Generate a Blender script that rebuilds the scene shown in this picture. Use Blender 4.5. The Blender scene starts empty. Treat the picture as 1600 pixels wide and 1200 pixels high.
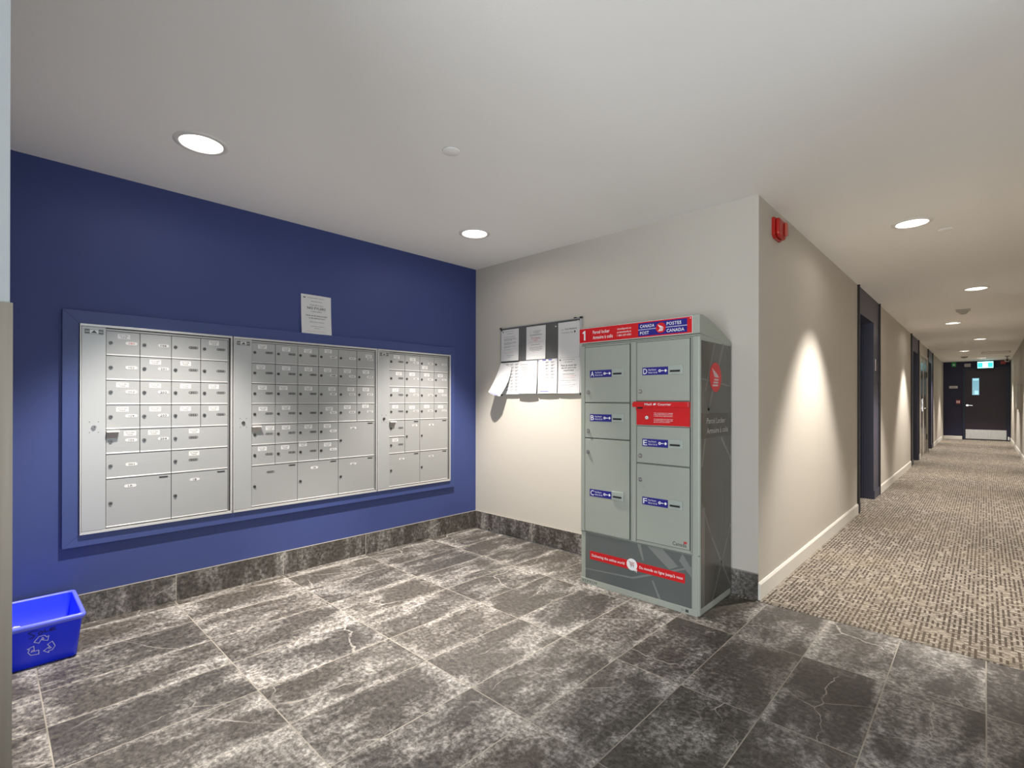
import bpy, bmesh, math, random
from mathutils import Vector, Matrix
random.seed(7)
SC = bpy.context.scene
COL = SC.collection

# ---------------------------------------------------------------- camera
H = 2.44
BX, GY, CX, RX, EY = -3.509, 3.1975, -0.988, 0.561, 21.105   # blue wall, grey wall, corridor left, corridor right, corridor end
SY, LX, LY0, LY1 = 0.022, 2.7, -3.2, 2.0                     # alcove south wall, invented lobby glass wall, lobby extents
F_PX, TH, PI_, RO, CYP, CAMH = 778.757, 0.7592, 0.0012, 0.0013, 625.18, 1.1971
fw = Vector((-math.sin(TH)*math.cos(PI_), math.cos(TH)*math.cos(PI_), math.sin(PI_)))
r0 = Vector((math.cos(TH), math.sin(TH), 0)); u0 = r0.cross(fw)
rt = r0*math.cos(RO) + u0*math.sin(RO); up = -r0*math.sin(RO) + u0*math.cos(RO)
cd = bpy.data.cameras.new('camera'); cam = bpy.data.objects.new('camera', cd); COL.objects.link(cam)
cd.sensor_width = 36; cd.lens = F_PX/1600*36; cd.shift_y = (CYP-600)/1600; cd.clip_start = 0.02; cd.clip_end = 100
M = Matrix.Identity(4)
for i in range(3):
    M[i][0] = rt[i]; M[i][1] = up[i]; M[i][2] = -fw[i]
M[2][3] = CAMH
cam.matrix_world = M
SC.camera = cam

# ---------------------------------------------------------------- colour management, world, daylight
vs = SC.view_settings
vs.view_transform = 'Standard'; vs.look = 'None'; vs.gamma = 1; vs.use_curve_mapping = False
vs.exposure = 0.58
W = bpy.data.worlds.new('world'); SC.world = W; W.use_nodes = True
W.node_tree.nodes['Background'].inputs[0].default_value = (0.62, 0.80, 1.0, 1)
W.node_tree.nodes['Background'].inputs[1].default_value = 1.0
def area(name, loc, rot, sx, sy, power, color):
    l = bpy.data.lights.new(name, 'AREA'); l.shape = 'RECTANGLE'; l.size = sx; l.size_y = sy
    l.energy = power; l.color = color
    o = bpy.data.objects.new(name, l); COL.objects.link(o); o.location = loc; o.rotation_euler = rot
    return o
# area lights added as daylight through invented lobby glazing, tilted up to brighten ceiling
area('added_daylight_front', (LX+0.30, -0.6, 0.75), (0, math.radians(90+28), 0), 1.3, 5.0, 55, (0.88, 0.94, 1.0))
area('added_daylight_entrance', (0.85, LY0-0.35, 0.75), (math.radians(90+24), 0, 0), 3.2, 1.3, 165, (0.92, 0.96, 1.0))
LAMP_W = 272
SPILL_W = 3
LAMP_C = (1.0, 0.94, 0.875)

# ---------------------------------------------------------------- materials
def srgb(r, g, b):
    f = lambda c: (c/255)/12.92 if c/255 <= 0.04045 else (((c/255)+0.055)/1.055)**2.4
    return (f(r), f(g), f(b), 1)
MATS = {}
def mat(name, col, rough=0.5, metal=0.0, emit=None, es=0.0, bump=0.0, bscale=200, spec=0.5, var=0.0, vscale=3.0, stretch=None):
    if name in MATS: return MATS[name]
    m = bpy.data.materials.new(name); m.use_nodes = True; nt = m.node_tree; b = nt.nodes['Principled BSDF']
    b.inputs['Base Color'].default_value = col; b.inputs['Roughness'].default_value = rough
    b.inputs['Metallic'].default_value = metal; b.inputs['Specular IOR Level'].default_value = spec
    if emit:
        b.inputs['Emission Color'].default_value = emit; b.inputs['Emission Strength'].default_value = es
    tc = nt.nodes.new('ShaderNodeTexCoord'); mp = nt.nodes.new('ShaderNodeMapping')
    nt.links.new(tc.outputs['Object'], mp.inputs[0])
    if stretch: mp.inputs['Scale'].default_value = stretch
    if var or not bump:
        n = nt.nodes.new('ShaderNodeTexNoise'); n.inputs['Scale'].default_value = vscale; n.inputs['Detail'].default_value = 4
        nt.links.new(mp.outputs[0], n.inputs['Vector'])
        v = max(var, 0.015)
        mx = nt.nodes.new('ShaderNodeMix'); mx.data_type = 'RGBA'
        nt.links.new(n.outputs['Fac'], mx.inputs['Factor'])
        mx.inputs['A'].default_value = tuple(c*(1-v) for c in col[:3])+(1,)
        mx.inputs['B'].default_value = tuple(min(1, c*(1+v)) for c in col[:3])+(1,)
        nt.links.new(mx.outputs['Result'], b.inputs['Base Color'])
    if bump:
        n = nt.nodes.new('ShaderNodeTexNoise'); n.inputs['Scale'].default_value = bscale; n.inputs['Detail'].default_value = 3
        nt.links.new(mp.outputs[0], n.inputs['Vector'])
        bp = nt.nodes.new('ShaderNodeBump'); bp.inputs['Strength'].default_value = bump; bp.inputs['Distance'].default_value = 0.002
        nt.links.new(n.outputs['Fac'], bp.inputs['Height']); nt.links.new(bp.outputs[0], b.inputs['Normal'])
    MATS[name] = m
    return m

class NT:
    """small helper for writing node graphs as expressions"""
    def __init__(s, m):
        s.t = m.node_tree
    def inp(s, sock, v):
        if isinstance(v, bpy.types.NodeSocket): s.t.links.new(v, sock)
        else: sock.default_value = v
    def m(s, op, a, b=0.0, c=0.0):
        n = s.t.nodes.new('ShaderNodeMath'); n.operation = op
        s.inp(n.inputs[0], a); s.inp(n.inputs[1], b); s.inp(n.inputs[2], c)
        return n.outputs[0]
    def xyz(s, x, y, z):
        n = s.t.nodes.new('ShaderNodeCombineXYZ')
        s.inp(n.inputs[0], x); s.inp(n.inputs[1], y); s.inp(n.inputs[2], z)
        return n.outputs[0]
    def pos(s):
        g = s.t.nodes.new('ShaderNodeNewGeometry'); q = s.t.nodes.new('ShaderNodeSeparateXYZ')
        s.t.links.new(g.outputs['Position'], q.inputs[0]); return q.outputs
    def noise(s, vec, scale, detail=4, rough=0.5, dist=0.0):
        n = s.t.nodes.new('ShaderNodeTexNoise'); s.inp(n.inputs['Vector'], vec)
        n.inputs['Scale'].default_value = scale; n.inputs['Detail'].default_value = detail
        n.inputs['Roughness'].default_value = rough; n.inputs['Distortion'].default_value = dist
        return n.outputs['Fac']
    def white(s, vec):
        n = s.t.nodes.new('ShaderNodeTexWhiteNoise'); n.noise_dimensions = '3D'; s.inp(n.inputs['Vector'], vec)
        return n.outputs['Value']
    def ramp(s, v, a, b, lo=0.0, hi=1.0):
        n = s.t.nodes.new('ShaderNodeMapRange'); n.interpolation_type = 'SMOOTHSTEP'
        s.inp(n.inputs[0], v); n.inputs[1].default_value = a; n.inputs[2].default_value = b
        n.inputs[3].default_value = lo; n.inputs[4].default_value = hi
        return n.outputs[0]
    def mix(s, f, a, b):
        n = s.t.nodes.new('ShaderNodeMix'); n.data_type = 'RGBA'
        s.inp(n.inputs['Factor'], f); s.inp(n.inputs['A'], a); s.inp(n.inputs['B'], b)
        return n.outputs['Result']

def stone(name, ua, u0, pu, va, v0, pv, seed=0.0, grout=0.0022, vgrout=True, gain=1.0):
    """dark slate-look porcelain: cloudy pale patches, thin veins, sandy grout; stack bond"""
    m = bpy.data.materials.new(name); m.use_nodes = True; N = NT(m); b = m.node_tree.nodes['Principled BSDF']
    P = N.pos(); u, v = P[ua], P[va]
    tu = N.m('DIVIDE', N.m('SUBTRACT', u, u0), pu); tv = N.m('DIVIDE', N.m('SUBTRACT', v, v0), pv)
    iu, iv = N.m('FLOOR', tu), N.m('FLOOR', tv); fu, fv = N.m('SUBTRACT', tu, iu), N.m('SUBTRACT', tv, iv)
    r1 = N.white(N.xyz(iu, iv, seed+1)); r2 = N.white(N.xyz(iu, iv, seed+7.3))
    su = N.m('ADD', u, N.m('MULTIPLY', r1, 37.0)); sv = N.m('ADD', v, N.m('MULTIPLY', r2, 53.0))
    vec = N.xyz(N.m('MULTIPLY', su, 3.4), N.m('MULTIPLY', sv, 1.5), seed)
    big = N.noise(vec, 1.5, 5, 0.66, 0.35)
    fine = N.noise(N.xyz(su, sv, seed+3), 46, 6, 0.78)
    mid = N.noise(N.xyz(su, N.m('MULTIPLY', sv, 0.30), seed+9), 13, 5, 0.7, 0.4)
    # tile edges are often paler, as on worn printed slate
    eu = N.m('MINIMUM', fu, N.m('SUBTRACT', 1.0, fu)); ev = N.m('MINIMUM', fv, N.m('SUBTRACT', 1.0, fv))
    edge = N.m('MULTIPLY', N.m('SUBTRACT', 1.0, N.ramp(N.m('MINIMUM', N.m('MULTIPLY', eu, 1.2), ev), 0.0, 0.20)), N.ramp(N.noise(N.xyz(su, sv, seed+50), 2.4, 2), 0.42, 0.58))
    tot = N.m('ADD', N.m('ADD', N.m('MULTIPLY', big, 0.66), N.m('MULTIPLY', mid, 0.24)), N.m('ADD', N.m('MULTIPLY', fine, 0.14), N.m('MULTIPLY', edge, 0.10)))
    cloud = N.ramp(N.m('ADD', tot, N.m('MULTIPLY', N.m('SUBTRACT', r2, 0.5), 0.045)), 0.47, 0.73)
    base = N.mix(N.ramp(fine, 0.32, 0.70), (0.034*gain, 0.029*gain, 0.025*gain, 1), (0.18*gain, 0.160*gain, 0.138*gain, 1))
    tone = N.mix(r1, (0.85, 0.85, 0.86, 1), (1.2, 1.16, 1.10, 1))
    mul = m.node_tree.nodes.new('ShaderNodeMix'); mul.data_type = 'RGBA'; mul.blend_type = 'MULTIPLY'; mul.inputs['Factor'].default_value = 1
    N.inp(mul.inputs['A'], base); N.inp(mul.inputs['B'], tone)
    speck = N.mix(N.ramp(fine, 0.38, 0.66), (0.24*gain, 0.220*gain, 0.195*gain, 1), (0.95*gain, 0.89*gain, 0.82*gain, 1))
    c1 = N.mix(cloud, mul.outputs['Result'], speck)
    # thin, nearly straight cracks along the borders of large warped cells, mostly faded out
    wob = N.noise(N.xyz(su, sv, seed+20), 6.0, 3, 0.6)
    vo = m.node_tree.nodes.new('ShaderNodeTexVoronoi'); vo.feature = 'DISTANCE_TO_EDGE'; vo.inputs['Scale'].default_value = 2.3
    N.inp(vo.inputs['Vector'], N.xyz(N.m('ADD', su, N.m('MULTIPLY', wob, 0.10)), N.m('MULTIPLY', N.m('ADD', sv, N.m('MULTIPLY', wob, 0.12)), 0.8), seed+20))
    vein = N.m('SUBTRACT', 1.0, N.ramp(vo.outputs['Distance'], 0.0015, 0.007))
    vein = N.m('MULTIPLY', vein, N.ramp(N.noise(N.xyz(su, sv, seed+31), 2.2, 3), 0.50, 0.62))
    c2 = N.mix(N.m('MULTIPLY', vein, 0.7), c1, (0.50, 0.46, 0.41, 1))
    gu = N.m('LESS_THAN', N.m('MULTIPLY', N.m('MINIMUM', fu, N.m('SUBTRACT', 1.0, fu)), pu), grout)
    gv = N.m('LESS_THAN', N.m('MULTIPLY', N.m('MINIMUM', fv, N.m('SUBTRACT', 1.0, fv)), pv), grout)
    g = N.m('MAXIMUM', gu, gv) if vgrout else gu
    gc = N.mix(N.noise(N.xyz(u, v, 0.0), 4.0, 3), (0.10, 0.088, 0.070, 1), (0.60, 0.54, 0.45, 1))
    col = N.mix(g, c2, gc)
    N.inp(b.inputs['Base Color'], col)
    N.inp(b.inputs['Roughness'], N.ramp(fine, 0.2, 0.8, 0.34, 0.58))
    bp = m.node_tree.nodes.new('ShaderNodeBump'); bp.inputs['Strength'].default_value = 0.5; bp.inputs['Distance'].default_value = 0.0015
    N.inp(bp.inputs['Height'], N.m('SUBTRACT', N.m('MULTIPLY', mid, 0.8), g)); N.inp(b.inputs['Normal'], bp.outputs[0])
    return m

def carpet_mat():
    m = bpy.data.materials.new('woven_carpet'); m.use_nodes = True; N = NT(m); b = m.node_tree.nodes['Principled BSDF']
    P = N.pos(); x, y = P[0], P[1]
    def bars(ax, ay, pu, pv, width, density, seed):
        tu = N.m('DIVIDE', ax, pu); iu = N.m('FLOOR', tu); fu = N.m('SUBTRACT', tu, iu)
        off = N.white(N.xyz(iu, seed, 0.5))
        tv = N.m('ADD', N.m('DIVIDE', ay, pv), N.m('MULTIPLY', off, 9.0)); iv = N.m('FLOOR', tv); fv = N.m('SUBTRACT', tv, iv)
        rnd = N.white(N.xyz(iu, iv, seed)); r2 = N.white(N.xyz(iu, iv, seed+4))
        on = N.m('LESS_THAN', rnd, density)
        w = N.m('LESS_THAN', N.m('ABSOLUTE', N.m('SUBTRACT', fu, 0.5)), width)
        l = N.m('LESS_THAN', fv, N.m('ADD', 0.60, N.m('MULTIPLY', r2, 0.38)))
        return N.m('MULTIPLY', N.m('MULTIPLY', on, w), l)
    dark = N.m('MAXIMUM', N.m('MULTIPLY', bars(x, y, 0.0215, 0.075, 0.24, 0.82, 3.0), 0.94), N.m('MAXIMUM', N.m('MULTIPLY', bars(y, x, 0.034, 0.06, 0.14, 0.72, 8.0), 0.78), N.m('MULTIPLY', bars(y, x, 0.0095, 0.040, 0.22, 0.5, 23.0), 0.42)))
    pale = bars(y, x, 0.0110, 0.035, 0.26, 0.5, 15.0)
    n1 = N.noise(N.xyz(x, y, 0.0), 260, 2, 0.6)
    big = N.noise(N.xyz(x, y, 4.0), 1.6, 2)
    bg = N.mix(n1, (0.15, 0.13, 0.105, 1), (0.35, 0.305, 0.25, 1))
    bg = N.mix(pale, bg, (0.50, 0.455, 0.39, 1))
    dk = N.mix(n1, (0.030, 0.024, 0.020, 1), (0.095, 0.076, 0.062, 1))
    c = N.mix(dark, bg, dk)
    c = N.mix(N.m('MULTIPLY', N.ramp(big, 0.35, 0.7), 0.12), c, (0.42, 0.34, 0.22, 1))
    N.inp(b.inputs['Base Color'], c); b.inputs['Roughness'].default_value = 0.95; b.inputs['Specular IOR Level'].default_value = 0.1
    bp = m.node_tree.nodes.new('ShaderNodeBump'); bp.inputs['Strength'].default_value = 0.6; bp.inputs['Distance'].default_value = 0.003
    N.inp(bp.inputs['Height'], N.m('SUBTRACT', n1, N.m('MULTIPLY', dark, 0.8))); N.inp(b.inputs['Normal'], bp.outputs[0])
    return m

def brushed(name, col, axis, rough=0.28, amt=0.12):
    m = bpy.data.materials.new(name); m.use_nodes = True; N = NT(m); b = m.node_tree.nodes['Principled BSDF']
    P = N.pos(); k = [220, 220, 220]; k[axis] = 1.5
    n = N.noise(N.xyz(N.m('MULTIPLY', P[0], k[0]), N.m('MULTIPLY', P[1], k[1]), N.m('MULTIPLY', P[2], k[2])), 1.0, 3)
    N.inp(b.inputs['Base Color'], N.mix(n, tuple(c*(1-amt) for c in col[:3])+(1,), tuple(c*(1+amt) for c in col[:3])+(1,)))
    b.inputs['Metallic'].default_value = 1.0; N.inp(b.inputs['Roughness'], N.ramp(n, 0, 1, rough, rough+0.15))
    return m

PAINT = mat('greige_wall_paint', (0.57, 0.53, 0.465, 1), 0.72, bump=0.12, bscale=160, spec=0.25, var=0.02, vscale=1.2)
BLUE = mat('navy_wall_paint', (0.044, 0.062, 0.192, 1), 0.6, bump=0.10, bscale=160, spec=0.35, var=0.06, vscale=2)
BLUET = mat('navy_trim_paint', (0.044, 0.065, 0.20, 1), 0.45, spec=0.45, var=0.03)
NAVYD = mat('dark_navy_door_paint', (0.012, 0.018, 0.045, 1), 0.38, spec=0.45, var=0.04)
BAYP = mat('slate_navy_panel_paint', (0.050, 0.048, 0.082, 1), 0.42, spec=0.5, var=0.03)
ENDP = mat('deep_navy_wall_paint', (0.018, 0.016, 0.048, 1), 0.5, spec=0.4, var=0.04)
PALE = mat('pale_wall_paint', (0.30, 0.31, 0.305, 1), 0.7, bump=0.1, bscale=160, spec=0.25)
CEIL = mat('ceiling_paint', (0.95, 0.93, 0.89, 1), 0.85, bump=0.15, bscale=120, spec=0.15, var=0.015, vscale=0.8)
BASEW = mat('white_baseboard_paint', (0.76, 0.73, 0.66, 1), 0.4, spec=0.4)
ALU = mat('satin_aluminium_paint', (0.385, 0.385, 0.375, 1), 0.40, 0.30, var=0.03, vscale=9, stretch=(1, 1, 14))
ALUP = mat('postal_panel_aluminium', (0.42, 0.425, 0.42, 1), 0.38, 0.30, var=0.025, vscale=6)
ALUL = mat('bright_aluminium_edge', (0.60, 0.59, 0.57, 1), 0.30, 0.3)
GAP = mat('dark_gap', (0.010, 0.009, 0.009, 1), 0.7)
LOCKM = mat('dark_nickel_lock', (0.20, 0.19, 0.175, 1), 0.30, 0.9)
LOCKD = mat('lock_bezel', (0.06, 0.055, 0.05, 1), 0.35, 0.6)
BLACK = mat('black_ink', (0.012, 0.012, 0.014, 1), 0.5)
RUST = mat('red_brown_edge', (0.09, 0.012, 0.008, 1), 0.5)
GREYINK = mat('grey_ink', (0.085, 0.085, 0.095, 1), 0.6)
REDINK = mat('red_ink', (0.50, 0.03, 0.03, 1), 0.5)
PINKINK = mat('pale_red_ink', (0.55, 0.22, 0.22, 1), 0.5)
BLUEINK = mat('blue_ink', (0.05, 0.05, 0.38, 1), 0.5)
WHITE = mat('white_sticker', (0.66, 0.65, 0.63, 1), 0.45)
PAPER = mat('white_paper', (0.63, 0.625, 0.62, 1), 0.7, spec=0.2)
PLATEG = mat('grey_number_plate', (0.13, 0.13, 0.125, 1), 0.3)
LGREY = mat('sage_grey_enamel', (0.355, 0.375, 0.320, 1), 0.42, 0.0, bump=0.05, bscale=400, spec=0.45, var=0.02, vscale=4)
LGROOVE = mat('locker_shadow_gap', (0.05, 0.056, 0.05, 1), 0.6)
LPLATE = mat('sage_grey_plate', (0.37, 0.41, 0.365, 1), 0.38)
LRED = mat('postal_red', (0.62, 0.008, 0.012, 1), 0.35, spec=0.5)
LBLUE = mat('postal_blue', (0.018, 0.015, 0.22, 1), 0.35)
LWHITE = mat('white_lettering', (0.85, 0.84, 0.84, 1), 0.4)
SIDE0 = mat('taupe_side_graphic', (0.098, 0.094, 0.080, 1), 0.22, 0.25, var=0.05, vscale=2)
SIDE1 = mat('taupe_side_graphic_light', (0.175, 0.17, 0.15, 1), 0.22, 0.25, var=0.05, vscale=2)
SIDE2 = mat('taupe_side_graphic_band', (0.062, 0.054, 0.042, 1), 0.22, 0.2, var=0.05)
BASE0 = mat('grey_base_graphic', (0.135, 0.15, 0.145, 1), 0.25, 0.2, var=0.06, vscale=3)
BASE1 = mat('grey_base_graphic_light', (0.235, 0.25, 0.24, 1), 0.25, 0.2, var=0.04)
STAMP = mat('stamped_lettering', (0.06, 0.07, 0.06, 1), 0.5)
SIDETXT = mat('side_lettering', (0.42, 0.42, 0.39, 1), 0.4)
FELT = mat('grey_felt', (0.115, 0.115, 0.115, 1), 0.95, bump=0.4, bscale=500, spec=0.1, var=0.05, vscale=30)
BINB = mat('blue_plastic', (0.008, 0.030, 0.90, 1), 0.36, spec=0.5, var=0.03)
BINR = mat('blue_plastic_rim', (0.14, 0.17, 0.95, 1), 0.34, spec=0.5)
MARK = mat('dark_blue_marker', (0.006, 0.008, 0.22, 1), 0.5)
BINW = mat('pale_moulded_outline', (0.72, 0.74, 0.95, 1), 0.4)
STEEL = brushed('brushed_steel_guard', (0.19, 0.16, 0.125, 1), 2, 0.40)
KICK = brushed('brushed_steel_kick_plate', (0.60, 0.58, 0.54, 1), 2, 0.22)
REDPL = mat('red_alarm_plastic', (0.42, 0.012, 0.008, 1), 0.3)
REDLENS = mat('red_tinted_lens', (0.48, 0.09, 0.06, 1), 0.15)
TRIMW = mat('white_metal_trim', (0.80, 0.78, 0.74, 1), 0.4)
TRIMD = mat('trim_shadow_line', (0.14, 0.13, 0.12, 1), 0.5)
REFL = mat('white_reflector', (0.93, 0.93, 0.92, 1), 0.22, 0.0, emit=(1, 0.96, 0.90, 1), es=0.9)
BULB = mat('lamp_glow', (1, 1, 1, 1), 0.4, emit=(1, 0.97, 0.92, 1), es=6)
BRONZE = mat('dark_bronze_strip', (0.018, 0.012, 0.010, 1), 0.4, 0.3)
TAUPE = mat('taupe_door_enamel', (0.10, 0.085, 0.075, 1), 0.18, spec=0.6, var=0.03)
BEIGEF = mat('beige_door_frame', (0.55, 0.50, 0.42, 1), 0.4)
EDARK = mat('near_black_door_paint', (0.022, 0.013, 0.024, 1), 0.42, var=0.05)
CHROME = mat('satin_chrome', (0.72, 0.70, 0.66, 1), 0.22, 1.0)
GLOWT = mat('exit_sign_teal', (0.02, 0.35, 0.36, 1), 0.4, emit=(0.05, 0.75, 0.75, 1), es=0.9)
GLOWC = mat('exit_sign_cyan', (0.2, 0.8, 0.85, 1), 0.4, emit=(0.25, 0.95, 1.0, 1), es=2.6)
GLOWW = mat('exit_sign_white', (0.9, 1, 1, 1), 0.4, emit=(0.8, 1.0, 1.0, 1), es=3.2)
EGREEN = mat('green_sign_face', (0.02, 0.35, 0.10, 1), 0.4)
PANE = mat('door_window_glass', (0.20, 0.42, 0.50, 1), 0.12, emit=(0.22, 0.50, 0.62, 1), es=0.45)
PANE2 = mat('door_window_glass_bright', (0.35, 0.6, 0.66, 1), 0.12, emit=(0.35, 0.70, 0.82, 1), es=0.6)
SIGNW = mat('pale_sign_face', (0.60, 0.57, 0.54, 1), 0.45)
DETW = mat('off_white_detector', (0.50, 0.47, 0.41, 1), 0.45)
DETD = mat('detector_grille', (0.17, 0.155, 0.13, 1), 0.5)
mat('caulk_line', (0.30, 0.27, 0.23, 1), 0.6)
STONE = stone('dark_slate_floor_tile', 0, -0.930, 0.3113, 1, 0.153, 0.6207, gain=0.74)
STONEB = stone('dark_slate_base_tile_left', 1, 0.153, 0.6207+0.006, 2, -0.9, 2.0, 40.0, 0.0022, False, 0.55)
STONEN = stone('dark_slate_base_tile_north', 0, -3.412, 0.6207, 2, -0.9, 2.0, 60.0, 0.0022, False, 0.55)
CARPET = carpet_mat()
def glass_mat():
    m = bpy.data.materials.new('clear_glazing'); m.use_nodes = True; nt = m.node_tree
    nt.nodes.remove(nt.nodes['Principled BSDF']); out = nt.nodes['Material Output']
    t = nt.nodes.new('ShaderNodeBsdfTransparent'); g = nt.nodes.new('ShaderNodeBsdfGlossy'); g.inputs['Roughness'].default_value = 0.02
    f = nt.nodes.new('ShaderNodeFresnel'); f.inputs[0].default_value = 1.45; mx = nt.nodes.new('ShaderNodeMixShader')
    nt.links.new(f.outputs[0], mx.inputs[0]); nt.links.new(t.outputs[0], mx.inputs[1]); nt.links.new(g.outputs[0], mx.inputs[2])
    nt.links.new(mx.outputs[0], out.inputs[0]); return m
GLASS = glass_mat()

# ---------------------------------------------------------------- mesh helpers
FR = {'x': (Vector((0, 1, 0)), Vector((0, 0, 1)), Vector((1, 0, 0))),      # faces +X: u = y, v = z, n = x
      'y': (Vector((1, 0, 0)), Vector((0, 0, 1)), Vector((0, -1, 0))),     # faces -Y: u = x, v = z, n = -y
      'w': (Vector((0, -1, 0)), Vector((0, 0, 1)), Vector((-1, 0, 0))),    # faces -X
      'z': (Vector((1, 0, 0)), Vector((0, 1, 0)), Vector((0, 0, 1)))}      # plain x, y, z
GLY = {}
def glyphs(s, bold=0.0, shear=0.0):
    k = (s, bold, shear)
    if k not in GLY:
        c = bpy.data.curves.new('glyphs', 'FONT'); c.body = s; c.size = 1; c.resolution_u = 2; c.offset = bold*0.45; c.shear = shear
        c.space_character = 1.0 + bold*2
        o = bpy.data.objects.new('glyphs', c); COL.objects.link(o)
        dg = bpy.context.evaluated_depsgraph_get()
        me = bpy.data.meshes.new_from_object(o.evaluated_get(dg))
        vs_ = [(v.co.x, v.co.y) for v in me.vertices]; fs = [tuple(p.vertices) for p in me.polygons]
        bpy.data.objects.remove(o); bpy.data.meshes.remove(me); bpy.data.curves.remove(c)
        xs = [v[0] for v in vs_] or [0]
        GLY[k] = (vs_, fs, min(xs), max(xs))
    return GLY[k]

class MB:
    def __init__(s, fr='z', o=(0, 0, 0)):
        s.U, s.V, s.N = FR[fr]; s.o = Vector(o); s.vs = []; s.fs = []; s.ms = []; s.mats = []; s.sm = []
    def mi(s, m):
        if m not in s.mats: s.mats.append(m)
        return s.mats.index(m)
    def P(s, u, v, n):
        return s.U*u + s.V*v + s.N*n
    def add(s, pts, faces, m, smooth=False):
        b = len(s.vs); s.vs += [s.P(*p) for p in pts]; k = s.mi(m)
        for f in faces:
            s.fs.append(tuple(b+i for i in f)); s.ms.append(k); s.sm.append(smooth)
        return s
    def box(s, u0, u1, v0, v1, n0, n1, m):
        p = [(a, b, c) for c in (n0, n1) for b in (v0, v1) for a in (u0, u1)]
        return s.add(p, [(0, 2, 3, 1), (4, 5, 7, 6), (0, 1, 5, 4), (2, 6, 7, 3), (0, 4, 6, 2), (1, 3, 7, 5)], m)
    def rect(s, u0, u1, v0, v1, n, m):
        return s.add([(u0, v0, n), (u1, v0, n), (u1, v1, n), (u0, v1, n)], [(0, 1, 2, 3)], m)
    def poly(s, pts, n, m):
        return s.add([(a, b, n) for a, b in pts], [tuple(range(len(pts)))], m)
    def prism(s, pts, n0, n1, m, smooth=False):
        k = len(pts)
        p = [(a, b, n0) for a, b in pts] + [(a, b, n1) for a, b in pts]
        return s.add(p, [tuple(range(k))[::-1], tuple(range(k, 2*k))] + [(i, (i+1) % k, k+(i+1) % k, k+i) for i in range(k)], m, smooth)
    def disc(s, u, v, r, n0, n1, m, seg=20, ry=None):
        ry = ry or r
        return s.prism([(u+r*math.cos(2*math.pi*i/seg), v+ry*math.sin(2*math.pi*i/seg)) for i in range(seg)], n0, n1, m)
    def pill(s, u0, u1, v0, v1, n0, n1, m, seg=6):
        r = (v1-v0)/2; c = (v0+v1)/2; pts = []
        for i in range(seg+1):
            a = -math.pi/2 + math.pi*i/seg; pts.append((u1-r+r*math.cos(a), c+r*math.sin(a)))
        for i in range(seg+1):
            a = math.pi/2 + math.pi*i/seg; pts.append((u0+r+r*math.cos(a), c+r*math.sin(a)))
        return s.prism(pts, n0, n1, m)
    def lathe(s, prof, cu, cv, m, seg=40, ms=None):
        """profile of (radius, n) turned about the n axis"""
        k = len(prof); p = []
        for i in range(seg):
            a = 2*math.pi*i/seg
            for r, n in prof: p.append((cu+r*math.cos(a), cv+r*math.sin(a), n))
        for j in range(k-1):
            fs = [(i*k+j, ((i+1) % seg)*k+j, ((i+1) % seg)*k+j+1, i*k+j+1) for i in range(seg)]
            b = len(s.vs)
            s.add([p[q] for f in fs for q in f], [(4*i, 4*i+1, 4*i+2, 4*i+3) for i in range(seg)], (ms[j] if ms else m), True)
        return s
    def text(s, t, u, v, size, n, m, bold=0.0, align='l', width=None, rot=0.0, shear=0.0, sx=1.0):
        vs_, fs, x0, x1 = glyphs(t, bold, shear)
        w = max(1e-6, x1-x0); kx = size*sx
        if width: kx = width/w
        dx = {'l': -x0, 'c': -(x0+x1)/2, 'r': -x1}[align]
        ca, sa = math.cos(rot), math.sin(rot)
        pts = []
        for a, b in vs_:
            a = (a+dx)*kx; b = b*size
            pts.append((u+a*ca-b*sa, v+a*sa+b*ca, n))
        return s.add(pts, fs, m)
    def stroke(s, pts, w, n, m, closed=False):
        q = list(pts) + ([pts[0]] if closed else [])
        for (a, b), (c, d) in zip(q, q[1:]):
            L = math.hypot(c-a, d-b) or 1; ux, uy = (c-a)/L, (d-b)/L; h = w/2
            a2, b2, c2, d2 = a-ux*h*.8, b-uy*h*.8, c+ux*h*.8, d+uy*h*.8
            s.poly([(a2+uy*h, b2-ux*h), (c2+uy*h, d2-ux*h), (c2-uy*h, d2+ux*h), (a2-uy*h, b2+ux*h)], n, m)
        return s
    def lines(s, u0, u1, v, h, n, m, rnd, align='c', fill=1.0, word=0.012):
        """a printed line too small to read: a run of word-sized marks"""
        L = (u1-u0)*fill; a = u0 if align == 'l' else (u0+u1-L)/2; e = a+L
        while a < e-0.003:
            w = min(rnd.uniform(0.45, 1.5)*word, e-a)
            s.rect(a, a+w, v-h/2, v+h/2, n, m); a += w+0.0028
        return s
    def build(s, name, parent=None, loc=None, bevel=0.0):
        me = bpy.data.meshes.new(name)
        me.from_pydata([tuple(v) for v in s.vs], [], s.fs); me.update()
        for m in s.mats: me.materials.append(m)
        me.polygons.foreach_set('material_index', s.ms)
        me.polygons.foreach_set('use_smooth', s.sm)
        o = bpy.data.objects.new(name, me); COL.objects.link(o)
        if any(s.sm):
            bm = bmesh.new(); bm.from_mesh(me); bmesh.ops.remove_doubles(bm, verts=bm.verts, dist=1e-6); bm.to_mesh(me); bm.free()
        if bevel:
            b = o.modifiers.new('bevel', 'BEVEL'); b.width = bevel; b.segments = 2; b.limit_method = 'ANGLE'; b.angle_limit = math.radians(50)
        if parent: o.parent = parent
        o.location = s.P(*loc) if loc else (0, 0, 0)
        return o

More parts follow.
